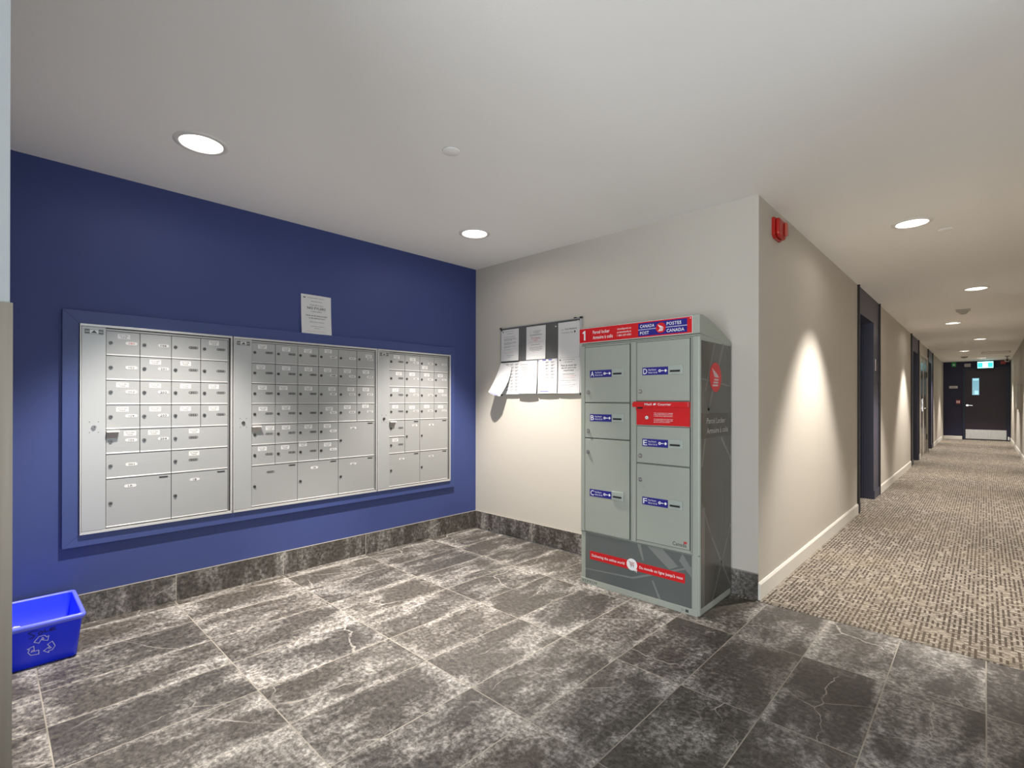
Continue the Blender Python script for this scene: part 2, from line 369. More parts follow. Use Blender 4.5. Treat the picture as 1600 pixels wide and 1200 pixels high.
def empty(name, loc):
    e = bpy.data.objects.new(name, None); COL.objects.link(e); e.location = loc; e.empty_display_size = 0.1
    return e
def tag(o, label=None, cat=None, group=None, kind=None):
    if label: o['label'] = label
    if cat: o['category'] = cat
    if group: o['group'] = group
    if kind: o['kind'] = kind
    return o
def struct(o, label=None):
    o['kind'] = 'structure'
    if label: o['label'] = label
    return o
def copy_tree(o, parent=None):
    c = o.copy(); COL.objects.link(c)
    if parent: c.parent = parent
    for ch in list(o.children): copy_tree(ch, c)
    return c
def wbox(name, x0, x1, y0, y1, z0, z1, m, bevel=0.0):
    return struct(MB().box(x0, x1, y0, y1, z0, z1, m).build(name, bevel=bevel))

# ---------------------------------------------------------------- ceiling lights positions
ALC = [(-2.752, 0.713), (-2.752, 2.494)]
ROW1 = [(-0.37, -1.66), (-0.37, 4.44), (-0.37, 10.56), (-0.37, 16.62)]
ROW2 = [(-0.07, 1.40), (-0.07, 7.50), (-0.07, 13.62), (-0.07, 19.68)]
LIGHTS = ALC + ROW1[1:] + ROW2[1:] + [ROW1[0]]

# ---------------------------------------------------------------- room shell
T = 0.10
# floors
wbox('floor', BX-T, LX+T, LY0-T, 3.172, -0.06, 0.0, STONE)
wbox('floor', CX-0.55, RX+T, 3.172, EY+T, -0.06, 0.002, CARPET)
# ceiling with round openings for the downlights
def ceiling():
    bm = bmesh.new()
    outer = [(BX-T, LY0-T), (LX+T, LY0-T), (LX+T, LY1), (RX+T, LY1), (RX+T, EY+T), (CX-0.55, EY+T), (CX-0.55, GY+T), (BX-T, GY+T)]
    loops = [outer] + [[(x+0.0915*math.cos(2*math.pi*i/48), y+0.0915*math.sin(2*math.pi*i/48)) for i in range(48)] for x, y in LIGHTS]
    es = []
    for lp in loops:
        v = [bm.verts.new((x, y, H)) for x, y in lp]
        es += [bm.edges.new((v[i], v[(i+1) % len(v)])) for i in range(len(v))]
    bmesh.ops.triangle_fill(bm, use_beauty=True, use_dissolve=False, edges=es, normal=(0, 0, -1))
    for f in bm.faces:
        if f.normal.z > 0: f.normal_flip()
    me = bpy.data.meshes.new('ceiling'); bm.to_mesh(me); bm.free(); me.materials.append(CEIL)
    o = bpy.data.objects.new('ceiling', me); COL.objects.link(o); struct(o)
    md = o.modifiers.new('thickness', 'SOLIDIFY'); md.thickness = 0.012; md.offset = -1
ceiling()
Z0, Z1 = -0.06, H+0.3
# slab above the ceiling void keeps the plenum closed
wbox('ceiling_slab', BX-T, LX+T, LY0-T, EY+T, Z1, Z1+0.08, PAINT)
wbox('wall_left', BX-T, BX, SY-T, GY+T, Z0, Z1, BLUE)
wbox('wall_north', BX, CX-T, GY, GY+T, Z0, Z1, PAINT)
wbox('wall_alcove_south', BX, CX-T, SY-T, SY, Z0, Z1, PALE)
wbox('wall_lobby_left', CX-T, CX, LY0-T, SY, Z0, Z1, PALE)
wbox('wall_right', RX, RX+T, LY1, EY, Z0, Z1, PAINT)
wbox('wall_lobby_north', RX+T, LX+T, LY1, LY1+T, Z0, Z1, PAINT)
wbox('wall_end', CX-0.55, RX+T, EY, EY+T, Z0, Z1, ENDP)
# unseen glazed lobby front and entrance behind the camera, invented to admit daylight
def glazed(name, fr, o, u0, u1, n_mull):
    e = empty(name, o); struct(e)
    mb = MB(fr)
    mb.box(u0, u1, 0.0, 0.08, -0.05, 0.05, TRIMD).box(u0, u1, H-0.10, H, -0.05, 0.05, TRIMD)
    for i in range(n_mull+1):
        c = u0 + (u1-u0)*i/n_mull; mb.box(c-0.03, c+0.03, 0.08, H-0.10, -0.05, 0.05, TRIMD)
    mb.build('window_frame', e)
    for i in range(n_mull):
        a = u0 + (u1-u0)*i/n_mull+0.03; b = u0 + (u1-u0)*(i+1)/n_mull-0.03
        MB(fr).box(a, b, 0.08, H-0.10, -0.004, 0.004, GLASS).build('glass_pane', e)
glazed('added_window_1', 'w', (LX+0.05, 0, 0), -LY1, -LY0, 5)
glazed('added_window_2', 'y', (0, LY0-0.05, 0), CX, LX, 4)
wbox('wall_lobby_front_header', LX, LX+T, LY0-T, LY1, H, Z1, PALE)
wbox('wall_lobby_rear_header', CX, LX, LY0-T, LY0, H, Z1, PALE)

# ---- corridor left wall: plain lengths between the door bays
BAY1, BAY2, BAY3, BAY4 = (6.39, 7.87), (11.66, 13.08), (13.36, 15.28), (15.36, 16.84)
segs = [(GY, BAY1[0]), (BAY1[1], BAY2[0]), (BAY2[1], BAY3[0]), (BAY3[1], BAY4[0]), (BAY4[1], EY)]
wl = MB()
for a, b in segs: wl.box(CX-T, CX, a, b, Z0, Z1, PAINT)
wl.box(CX-T, CX, BAY3[0], BAY3[1], 2.22, Z1, PAINT)
for a, b in (BAY1, BAY2, BAY4): wl.box(CX-T, CX, a, b, H, Z1, PAINT)
struct(wl.build('wall_corridor_left'))
wbox('wall_corridor_left_back', CX-0.55-T, CX-0.55, GY+T, EY, Z0, Z1, PAINT)
wbox('wall_end_pilaster', CX, CX+0.02, 20.72, EY, 0.0, H, PAINT)

# baseboards
def tile_base(name, fr, u0, u1, m, o):
    mb = MB(fr).box(u0, u1, 0.0, 0.155, 0.0, 0.010, m).box(u0, u1, 0.155, 0.158, 0.0, 0.011, MATS['caulk_line'])
    b = mb.build(name); b.location = o; struct(b)
tile_base('baseboard_left', 'x', SY, GY, STONEB, (BX, 0, 0))
tile_base('baseboard_north', 'y', BX+0.01, CX, STONEN, (0, GY, 0))
tile_base('baseboard_alcove_south', 'z', 0, 0.001, STONEN, (BX, SY, -0.5)) if False else None
def white_base(name, fr, ranges, o):
    mb = MB(fr)
    for a, b in ranges:
        mb.prism([(0, 0)]*0 or [(a, 0.002), (b, 0.002), (b, 0.092), (a, 0.092)], 0.0, 0.013, BASEW)
        mb.add([(a, 0.092, 0), (b, 0.092, 0), (b, 0.105, 0), (a, 0.105, 0), (a, 0.092, 0.013), (b, 0.092, 0.013), (b, 0.105, 0.006), (a, 0.105, 0.006)],
               [(4, 5, 6, 7), (3, 7, 6, 2), (0, 4, 7, 3), (1, 2, 6, 5)], BASEW)
    b = mb.build(name); b.location = o; struct(b)
white_base('baseboard_corridor_left', 'x', [(3.19, BAY1[0]), (BAY1[1], BAY2[0]), (BAY2[1], BAY3[0]), (BAY3[1], BAY4[0]), (BAY4[1], 20.72)], (CX, 0, 0))
white_base('baseboard_right', 'w', [(-EY, -LY1)], (RX, 0, 0))
white_base('baseboard_end', 'y', [(CX+0.02, -0.52)], (0, EY, 0))

# ---- door bays on the corridor's left side
def door_bay(idx, y0, y1, d0, d1, sign_y, label):
    """full-height navy panel edged with bronze strips; deep reveal with a navy door"""
    e = empty('door_%d' % idx, (CX, y0, 0)); struct(e, label)
    q = lambda y: y-y0
    mb = MB('x')
    zt = 2.15
    mb.box(q(y0)+0.03, q(d0), 0.0, H, -T, 0.004, BAYP).box(q(d1), q(y1)-0.03, 0.0, H, -T, 0.004, BAYP).box(q(d0), q(d1), zt, H, -T, 0.004, BAYP)
    mb.build('surround_panel', e)
    for k in (0.0, q(y1)-0.03):
        MB('x').box(k, k+0.03, 0.0, H, -0.02, 0.022, BRONZE).build('edge_strip', e)
    j = MB('x')
    j.box(q(d0)-0.02, q(d0), 0.0, zt+0.02, -0.30, -T, NAVYD).box(q(d1), q(d1)+0.02, 0.0, zt+0.02, -0.30, -T, NAVYD).box(q(d0), q(d1), zt, zt+0.02, -0.30, -T, NAVYD)
    j.box(q(d1)-0.012, q(d1), 0.0, zt, -0.118, -0.106, BAYP)
    j.build('door_frame', e)
    lf = MB('x').box(q(d0)+0.003, q(d1)-0.003, 0.008, zt-0.003, -0.26, -0.215, NAVYD).build('door_leaf', e, bevel=0.002)
    h = MB('x').disc(q(d0)+0.07, 1.02, 0.026, -0.215, -0.205, CHROME).box(q(d0)+0.06, q(d0)+0.18, 1.01, 1.03, -0.18, -0.165, CHROME).box(q(d0)+0.06, q(d0)+0.08, 1.01, 1.03, -0.205, -0.165, CHROME)
    h.build('lever_handle', lf)
    b = MB('x')
    for a, c in ((q(y0)+0.03, q(d0)), (q(d1), q(y1)-0.03)):
        if c-a > 0.01: b.box(a, c, 0.002, 0.105, 0.004, 0.015, BAYP)
    if b.vs: b.build('base_strip', e)
    return e
door_bay(1, *BAY1, 6.50, 7.44, 7.54, 'navy door set back in a tall navy panel, nearest on the corridor')
door_bay(2, *BAY2, 12.02, 12.96, 11.85, 'navy door recess just before the taupe double doors')
door_bay(4, *BAY4, 15.48, 16.42, 16.52, 'navy door recess beyond the taupe double doors')
# taupe double closet doors
e = empty('door_3', (CX, BAY3[0], 0)); struct(e, 'glossy taupe double doors in a beige frame on the corridor')
w = BAY3[1]-BAY3[0]
MB('x').box(0, 0.06, 0, 2.22, -0.08, 0.015, BEIGEF).box(w-0.06, w, 0, 2.22, -0.08, 0.015, BEIGEF).box(0.06, w-0.06, 2.16, 2.22, -0.08, 0.015, BEIGEF).build('door_frame', e)
lf = MB('x').box(0.063, w/2-0.03, 0.01, 2.157, -0.045, -0.005, TAUPE).build('door_leaf', e)
MB('x').box(w/2-0.24, w/2-0.20, 0.98, 1.25, -0.005, 0.002, CHROME).build('push_plate', lf)
MB('x').box(0.063, 0.085, 1.85, 1.98, -0.005, 0.006, BLACK).box(0.063, 0.085, 0.25, 0.38, -0.005, 0.006, BLACK).build('hinge', lf)
lf = MB('x').box(w/2+0.03, w-0.063, 0.01, 2.157, -0.045, -0.005, TAUPE).build('door_leaf', e)
MB('x').disc(w/2+0.10, 1.04, 0.028, -0.005, 0.012, CHROME).box(w/2+0.09, w/2+0.24, 1.03, 1.05, 0.035, 0.05, CHROME).box(w/2+0.09, w/2+0.11, 1.03, 1.05, 0.012, 0.05, CHROME).build('lever_handle', lf)
MB('x').box(w-0.085, w-0.063, 1.75, 1.88, -0.005, 0.006, BLACK).box(w-0.085, w-0.063, 0.30, 0.43, -0.005, 0.006, BLACK).build('hinge', lf)
MB('x').box(w/2-0.03, w/2+0.03, 0.01, 2.157, -0.05, 0.004, BEIGEF).build('astragal', e)

# ---- navy picture-frame trim round the mailboxes
TR = 0.022
tr = MB('x')
o0, o1, p0, p1 = 0.270, 2.918, 0.418, 1.675
i0, i1, q0, q1 = 0.337, 2.864, 0.479, 1.606
for pts in ([(o0, p0), (o1, p0), (i1, q0), (i0, q0)], [(o1, p0), (o1, p1), (i1, q1), (i1, q0)], [(o1, p1), (o0, p1), (i0, q1), (i1, q1)], [(o0, p1), (o0, p0), (i0, q0), (i0, q1)]):
    tr.prism(pts, 0.0, TR, BLUET)
t_ = tr.build('trim_1', bevel=0.0012); t_.location = (BX, 0, 0); struct(t_, 'navy mitred frame moulding around the mailbox panels')

# ================================================================= mailbox panels
PU, PV = 0.151, 0.1355
RV = [1.577-PV*i for i in range(7)] + [0.497]
def make_door(parent, u0, u1, v0, v1, num, style, sticker, big=False, lockv=None):
    """one compartment door, its origin at its lower left corner"""
    w, h = u1-u0, v1-v0
    d = MB('x')
    g = 0.0016
    d.box(g, w-g, 0.0055, h-0.0012, 0.0, 0.006, ALU)
    d.add([(g, 0.0025, 0), (w-g, 0.0025, 0), (g, 0.0025, 0.0085), (w-g, 0.0025, 0.0085), (g, 0.0080, 0.0085), (w-g, 0.0080, 0.0085), (g, 0.0095, 0.006), (w-g, 0.0095, 0.006)],
          [(0, 1, 3, 2), (2, 3, 5, 4), (4, 5, 7, 6)], ALUL)  # flange lip in lighter aluminium, its ledge highlight put into the colour
    o = d.build('mail_door', parent, loc=(u0, v0, 0.020))
    if h > 0.2: lv = h*0.50 if h < 0.27 or big else h*0.5
    else: lv = h*0.525
    if lockv is not None: lv = lockv
    MB('x').disc(0.0205, lv, 0.0092, 0.006, 0.0085, LOCKD, 18).disc(0.0205, lv, 0.0072, 0.0085, 0.0110, LOCKM, 16).disc(0.0205, lv, 0.0042, 0.0110, 0.0122, LOCKD, 12).box(0.0190, 0.0250, lv-0.0036, lv+0.0006, 0.0122, 0.0126, BLACK).build('lock', o)
    # number plate
    if h > 0.2:
        pc = 0.083 if w > 0.2 else 0.099; pv = h-0.047 if h > 0.2 else 0
        if w > 0.2: pc = w*0.40
        if num == '1A': pc = 0.108
        d = MB('x').pill(w-0.060, w-0.016, h-0.0165, h-0.0105, 0.006, 0.0085, BLACK); d.rect(w-0.055, w-0.021, h-0.0175, h-0.0165, 0.0070, RUST); d.build('finger_slot', o)
    elif w > 0.2:
        pc = 0.113; pv = h*0.54
    else:
        pc = 0.112; pv = h*0.545
    hw = 0.0275
    pm, tm = {'w': (WHITE, BLACK), 'r': (WHITE, REDINK), 'g': (PLATEG, BLACK), 'h': (WHITE, BLACK)}[style]
    pl = MB('x')
    if style == 'h':
        pl.pill(pc-hw, pc+hw, pv-0.0085, pv+0.0085, 0.006, 0.0068, ALUL); pl.pill(pc-hw*0.75, pc+hw*0.82, pv-0.0065, pv+0.0065, 0.0068, 0.0071, WHITE)
    elif style == 'g':
        pl.pill(pc-hw*0.92, pc+hw*0.92, pv-0.0078, pv+0.0078, 0.006, 0.0068, PLATEG); pl.pill(pc-hw*0.72, pc+hw*0.78, pv-0.0062, pv+0.0062, 0.0068, 0.0071, MATS['grey_number_plate_face'])
    else:
        pl.pill(pc-hw, pc+hw, pv-0.0088, pv+0.0088, 0.006, 0.0071, WHITE)
    pl.text(num, pc, pv-0.0054, 0.0155, 0.0074, tm, bold=0.02 if style in 'wr' else 0.06, align='c', sx=1.3)
    pl.build('number_plate', o)
    if sticker:
        su, sv, st = sticker
        k = MB('x')
        a = su-0.0275; b = su+0.0275
        if st == 't': k.rect(a, b, sv-0.0125, sv+0.0125, 0.0065, ALUL)
        else: k.box(a, b, sv-0.0130, sv+0.0130, 0.006, 0.0064, WHITE)
        im = BLACK
        k.text('NO FLYERS', su, sv+0.0012, 0.0092, 0.0067, im, bold=0.02, align='c', width=0.040).text('PLEASE', su, sv-0.0088, 0.0092, 0.0067, im, bold=0.02, align='c', width=0.026)
        k.build('flyer_sticker', o)
    return o
mat('grey_number_plate_face', (0.21, 0.21, 0.205, 1), 0.35)

def mailbox_unit(us, ue, pan, ncol, cells, label):
    e = empty('mailbox_panel', (BX, us, 0.48)); tag(e, label, 'mailbox', 'recessed mailbox panels')
    Y = lambda u: u-us
    Z = lambda v: v-0.48
    W_ = ue-us; HT = 1.605-0.48
    dr = pan + ncol*PU
    # dark recess behind the doors
    MB('x').box(0.004, W_-0.004, 0.004, HT-0.004, 0.0, 0.0195, GAP).build('backing', e)
    f = MB('x')
    f.box(0, W_, HT-0.012, HT, 0.0, 0.036, ALUL).box(0, W_, 0, 0.014, 0.0, 0.034, ALUL)
    f.box(0, 0.005, 0.014, HT-0.012, 0.0, 0.036, ALUL).box(W_-0.009, W_, 0.014, HT-0.012, 0.0, 0.036, ALUL)
    f.box(Y(pan), Y(dr)+0.004, Z(1.578), Z(1.588), 0.0195, 0.030, ALU)
    f.box(Y(dr)+0.001, Y(dr)+0.005, 0.014, Z(1.578), 0.0195, 0.028, ALU)
    f.build('frame', e, bevel=0.0008)
    p = MB('x').box(0.0065, Y(pan)-0.001, 0.0155, HT-0.013, 0.0195, 0.033, ALUP)
    po = p.build('postal_access_panel', e, bevel=0.0012)
    wc = (0.0065+Y(pan))/2
    nw = min(0.039, (Y(pan)-0.02)/2)
    n = MB('x').box(wc-nw, wc+nw, HT-0.052, HT-0.027, 0.033, 0.0345, PLATEG)
    n.box(wc-0.018, wc+0.018, HT-0.050, HT-0.024, 0.0345, 0.0352, ALUL)
    n.poly([(wc-0.014, HT-0.047), (wc+0.014, HT-0.047), (wc, HT-0.032)], 0.0356, GREYINK)
    n.box(wc-0.017, wc+0.017, HT-0.030, HT-0.0275, 0.0352, 0.0356, GREYINK)
    for k in (-1, 1):
        n.box(wc+k*0.028-0.008, wc+k*0.028+0.008, HT-0.041, HT-0.038, 0.0345, 0.035, ALUL)
    n.build('maker_plate', po)
    lv = Z(1.052)
    l = MB('x').disc(wc, lv, 0.0105, 0.033, 0.038, LOCKM, 20).disc(wc, lv, 0.0070, 0.038, 0.0405, LOCKM, 16).box(wc-0.0015, wc+0.0035, lv-0.002, lv+0.004, 0.0405, 0.041, BLACK)
    l.build('lock', po)
    for a in (-1, 1):
        for b in (-1, 1): MB('x').disc(wc+a*0.0185, lv+b*0.0285, 0.0028, 0.033, 0.0338, LOCKM, 10).build('screw', po)
    for (c0, c1, r0_, r1_, num, style, st) in cells:
        u0_ = Y(pan)+c0*PU; u1_ = Y(pan)+c1*PU; v1_ = Z(RV[r0_]); v0_ = Z(RV[r1_])
        big = (r1_ == 7); sticker = None
        if st:
            du, dv = (0, 0) if st is True else (st if not isinstance(st, str) else (0, 0))
            hh = v1_-v0_
            sticker = (0.072+du+(0.045 if (c1-c0) == 2 else 0), hh-0.024+dv, 't' if st == 't' else 'w')
            if st == 't': sticker = (0.078, hh-0.026, 't')
        make_door(e, u0_, u1_, v0_, v1_, num, style, sticker, big)
    # bent metal tab at the fifth row, beside the access panel
    a = Y(pan)+0.001; t = Z(RV[4])-0.004
    h_ = MB('x').box(a, a+0.056, t-0.009, t-0.003, 0.028, 0.052, MATS['bright_tab']).add(
        [(a, t-0.009, 0.0485), (a+0.052, t-0.009, 0.0485), (a+0.049, t-0.043, 0.030), (a-0.0, t-0.043, 0.030), (a, t-0.009, 0.0470), (a+0.052, t-0.009, 0.0470), (a+0.049, t-0.043, 0.0275), (a, t-0.043, 0.0275)],
        [(3, 2, 1, 0), (4, 5, 6, 7), (0, 4, 7, 3), (1, 2, 6, 5), (3, 7, 6, 2)], MATS['tab_face'])
    tag(h_.build('outgoing_slot_tab', e), 'bright bent metal tab')
    return e
mat('bright_tab', (0.82, 0.78, 0.74, 1), 0.35, 0.2); mat('tab_face', (0.40, 0.37, 0.345, 1), 0.35, 0.4)
S = True
U1 = [(0, 1, 0, 1, '101', 'r', 't'), (1, 2, 0, 1, '106', 'h', None), (2, 3, 0, 1, '205', 'g', None), (3, 4, 0, 1, '303', 'g', S),
      (0, 1, 1, 2, '102', 'w', None), (1, 2, 1, 2, '201', 'h', S), (2, 3, 1, 2, '206', 'g', S), (3, 4, 1, 2, '304', 'g', None),
      (0, 1, 2, 3, '103', 'w', S), (1, 2, 2, 3, '202', 'h', S), (2, 3, 2, 3, '301', 'g', S), (3, 4, 2, 3, '305', 'g', S),
      (0, 1, 3, 4, '104', 'w', S), (1, 2, 3, 4, '203', 'h', S), (2, 3, 3, 4, '302', 'g', S), (3, 4, 3, 4, '306', 'g', S),
      (0, 1, 4, 5, '105', 'w', (0.034, 0)), (1, 2, 4, 5, '204', 'h', (-0.006, 0.0)), (2, 4, 4, 5, '002', 'g', S),
      (0, 2, 5, 6, '001', 'w', None), (2, 4, 5, 6, '003', 'g', S), (0, 2, 6, 7, '1A', 'w', None), (2, 4, 6, 7, '1B', 'h', None)]
u2n = [['307', '313', '401', '407', '413', '417'], ['308', '314', '402', '408', '414', '418'], ['309', '315', '403', '409', '415', '419'], ['310', '316', '404', '410', '416', '420'],
       ['311', '317', '405', '411'], ['312', '318', '406', '412']]
sty2 = {(0, 4): 'w', (1, 4): 'w', (2, 3): 'w', (3, 3): 'w', (4, 3): 'w', (5, 3): 'w'}
off2 = {(0, 5): (0.028, -0.012), (1, 0): (-0.014, 0), (2, 1): (-0.018, 0), (2, 3): (0.03, 0), (2, 4): (0.028, 0), (0, 1): (0, -0.006), (0, 2): (0, -0.006), (0, 3): (0.0, 0.004), (3, 0): (0, -0.006),
        (3, 3): (0.008, -0.01), (4, 0): (0.045, 0.0), (4, 3): (-0.006, 0), (5, 1): (-0.006, 0), (5, 2): (-0.034, 0.012), (3, 5): (0, 0.008)}
U2 = []
for r, row in enumerate(u2n):
    for c, n_ in enumerate(row):
        stk = None if (r, c) in ((0, 4), (3, 2)) else off2.get((r, c), (0.004*((r*3+c) % 3-1), 0.0))
        U2.append((c, c+1, r, r+1, n_, sty2.get((r, c), 'g' if c < 3 else 'h'), stk))
U2 += [(4, 6, 4, 6, '2A', 'h', None), (0, 2, 6, 7, '007', 'g', None), (2, 4, 6, 7, '2B', 'w', None), (4, 6, 6, 7, '2C', 'h', None)]
u3n = [['421', '501', '506', '510'], ['422', '502', '507', '511'], ['423', '503', '508', '512'], ['424', '504', '509', '513'], ['425'], ['426']]
st3 = {(0, 0): (0.0, 0.0), (0, 1): (0.006, -0.01), (0, 2): (-0.02, -0.072), (0, 3): None, (1, 0): (0.02, 0), (1, 1): (0, 0), (1, 2): (0, 0), (1, 3): (-0.004, 0), (2, 0): (-0.012, 0), (2, 1): (0.004, 0), (2, 2): None, (2, 3): (0.004, 0),
       (3, 0): (-0.014, 0), (3, 1): (0.0, -0.006), (3, 2): (0, 0.0), (3, 3): (0, -0.004), (4, 0): None, (5, 0): (-0.012, 0.0)}
U3 = [(c, c+1, r, r+1, n_, 'h' if c > 0 else 'g', st3[(r, c)]) for r, row in enumerate(u3n) for c, n_ in enumerate(row)]
U3 += [(1, 2, 4, 6, '3A', 'h', None), (2, 4, 4, 6, '3B', 'h', None), (0, 2, 6, 7, '3C', 'h', None), (2, 4, 6, 7, '3D', 'h', None)]
mailbox_unit(0.339, 1.076, 0.448, 4, U1, 'leftmost recessed aluminium mailbox panel on the navy wall, nearest the blue bin')
mailbox_unit(1.083, 2.117, 1.1925, 6, U2, 'middle and widest aluminium mailbox panel, below the taped notice')
mailbox_unit(2.124, 2.862, 2.2345-0.004, 4, U3, 'rightmost aluminium mailbox panel, nearest the room corner')

# ================================================================= papers
def sheet(name, fr, org, u0, v0, w, h, draw, label, cat='notice', group=None, n=0.0, curl=0.004, tilt=0.0, mb_n=0.0):
    """a sheet of letter paper, slightly bowed; origin at its lower left corner"""
    mb = MB(fr); NU, NV = 6, 8
    ct, stt = math.cos(tilt), math.sin(tilt)
    def sf(a, b, k):
        x = a*ct-b*stt; y = a*stt+b*ct
        return (x, y, 0.0012+k+curl*((1-b/h)**2)*0.8 + curl*0.25*math.sin(a/w*math.pi))
    pts = [sf(w*i/NU, h*j/NV, k) for k in (0.0, 0.0006) for j in range(NV+1) for i in range(NU+1)]
    L = (NU+1)*(NV+1); fs = []
    for j in range(NV):
        for i in range(NU):
            a = j*(NU+1)+i
            fs.append((a, a+NU+1, a+NU+2, a+1)); fs.append((L+a, L+a+1, L+a+NU+2, L+a+NU+1))
    mb.add(pts, fs, PAPER, True)
    ink = MB('z')      # drawn flat, then laid on the bowed sheet
    draw(ink, w, h)
    base = len(mb.vs)
    for f, k in zip(ink.fs, ink.ms):
        mb.mi(ink.mats[k])
    vv = [mb.P(*sf(v.x, v.y, 0.0012)) for v in ink.vs]
    mb.vs += vv
    for f, k in zip(ink.fs, ink.ms):
        mb.fs.append(tuple(base+i for i in f)); mb.ms.append(mb.mi(ink.mats[k])); mb.sm.append(False)
    me = bpy.data.meshes.new(name); me.from_pydata([tuple(v) for v in mb.vs], [], mb.fs); me.update()
    for m in mb.mats: me.materials.append(m)
    me.polygons.foreach_set('material_index', mb.ms); me.polygons.foreach_set('use_smooth', mb.sm)
    o = bpy.data.objects.new(name, me); COL.objects.link(o)
    o.location = Vector(org)+mb.P(u0, v0, n)
    tag(o, label, cat, group)
    return o
R = random.Random(3)
def d_flyers(k, w, h):
    k.rect(0.015, 0.032, h-0.026, h-0.018, 0, GREYINK); k.lines(0.045, w-0.055, h-0.022, 0.003, 0, GREYINK, R)
    k.lines(0.07, w-0.07, h-0.046, 0.003, 0, GREYINK, R)
    k.text('If you wish to have', w/2, h-0.076, 0.013, 0, BLACK, 0.01, 'c', width=0.095)
    k.text('NO FYLERS', w/2, h-0.103, 0.024, 0, BLACK, 0.03, 'c', width=0.135)
    k.text('in your mailbox,', w/2, h-0.122, 0.013, 0, BLACK, 0.01, 'c', width=0.080)
    k.text('Please use the labels provided', w/2, h-0.153, 0.0145, 0, BLACK, 0.025, 'c', width=0.155)
    k.text('on the mailroom board', w/2, h-0.171, 0.0145, 0, BLACK, 0.025, 'c', width=0.118)
    k.text('Thank you for your cooperation', w/2, h-0.197, 0.011, 0, GREYINK, 0.005, 'c', width=0.11)
    k.lines(0.065, w-0.055, h-0.226, 0.0026, 0, GREYINK, R); k.lines(0.09, w-0.085, h-0.240, 0.0022, 0, GREYINK, R)
    k.lines(0.035, w-0.05, h-0.262, 0.0018, 0, PINKINK, R)
sheet('notice_sheet', 'x', (BX, 0, 0), 1.527, 1.674, 0.222, 0.280, d_flyers, 'white notice reading NO FYLERS taped alone above the mailboxes', n=TR-0.0205, curl=0.018)

# ---- notice board on the grey wall
NB = (0, GY, 0)
e = empty('notice_board', (-2.717, GY, 1.254)); tag(e, 'grey felt notice board in a thin aluminium frame beside the parcel locker', 'notice board')
bo = -2.717; q = lambda a: a-bo
u0_, u1_, ht = q(-3.163), q(-2.271), 0.592
MB('y').box(u0_+0.006, u1_-0.006, 0.006, ht-0.006, 0.001, 0.012, FELT).build('felt_panel', e)
f = MB('y')
f.box(u0_, u1_, ht-0.007, ht, 0.001, 0.018, ALU).box(u0_, u1_, 0, 0.007, 0.001, 0.018, ALU).box(u0_, u0_+0.007, 0.007, ht-0.007, 0.001, 0.018, ALU).box(u1_-0.018, u1_, 0.007, ht-0.007, 0.001, 0.020, ALUL)
f.build('frame', e, bevel=0.001)
for a, b in ((u0_, ht), (u1_-0.016, ht+0.004), (u1_-0.014, 0), (u0_, 0)):
    MB('y').box(a-0.002, a+0.014+0.002, b-0.012, b+0.004, 0.001, 0.024, BLACK).build('corner_cap', e, bevel=0.002)
MB('y').box(u1_-0.075, u1_-0.058, ht, ht+0.008, 0.004, 0.022, BLACK).box(u1_-0.055, u1_-0.020, ht, ht+0.004, 0.004, 0.014, GREYINK).build('hanging_clip', e)
SW = 0.213
def d1(k, w, h):
    k.rect(0.018, 0.032, h-0.024, h-0.014, 0, GREYINK); k.lines(0.05, w-0.06, h-0.018, 0.002, 0, GREYINK, R); k.lines(0.07, w-0.07, h-0.038, 0.003, 0, GREYINK, R)
    for i, v in enumerate((0.066, 0.082, 0.090, 0.098, 0.116, 0.124, 0.132, 0.150, 0.158)): k.lines(0.035, w-0.03, h-v, 0.0026, 0, GREYINK, R, 'l', (0.9, 1, 0.95, 0.7, 1, 0.97, 0.6, 0.95, 0.5)[i])
    k.lines(0.03, w-0.09, h-0.178, 0.002, 0, GREYINK, R); k.lines(0.04, w-0.06, h-0.205, 0.002, 0, PINKINK, R); k.lines(0.07, w-0.055, h-0.232, 0.0026, 0, GREYINK, R); k.lines(0.09, w-0.08, h-0.246, 0.002, 0, GREYINK, R)
def d2(k, w, h):
    k.disc(0.045, h-0.050, 0.012, 0, 0.0001, SIGNW, 12); k.lines(0.08, w-0.05, h-0.040, 0.0028, 0, GREYINK, R); k.lines(0.075, w-0.06, h-0.050, 0.0028, 0, GREYINK, R); k.lines(0.09, w-0.07, h-0.060, 0.0028, 0, GREYINK, R)
    k.lines(0.04, w-0.04, h-0.074, 0.0042, 0, BLACK, R); k.lines(0.05, 0.075, h-0.090, 0.003, 0, GREYINK, R)
    k.text('LOST SERVICE', w/2, h-0.108, 0.016, 0, REDINK, 0.01, 'c', width=0.10); k.text('DAYS', w/2, h-0.124, 0.014, 0, REDINK, 0.01, 'c', width=0.035)
    k.lines(0.03, w-0.03, h-0.134, 0.0022, 0, PINKINK, R); k.lines(0.055, w-0.06, h-0.157, 0.0034, 0, GREYINK, R)
    for v, f_ in ((0.176, 1), (0.184, 0.95), (0.192, 1), (0.200, 0.9), (0.208, 0.6)): k.lines(0.035, w-0.03, h-v, 0.0024, 0, GREYINK, R, 'c', f_)
    k.lines(0.07, w-0.08, h-0.222, 0.0016, 0, PINKINK, R)
def d3(k, w, h):
    k.text('Join', 0.035, h-0.062, 0.013, 0, GREYINK, 0.0, 'l'); k.text('Sole Rutland', 0.070, h-0.062, 0.018, 0, BLACK, 0.02, 'l', width=0.112)
    k.text('Community Page', 0.035, h-0.088, 0.015, 0, GREYINK, 0.0, 'l', width=0.115)
    k.disc(0.166, h-0.082, 0.008, 0, 0.0001, BLACK, 16); k.lines(0.03, w-0.03, h-0.245, 0.0014, 0, SIGNW, R)
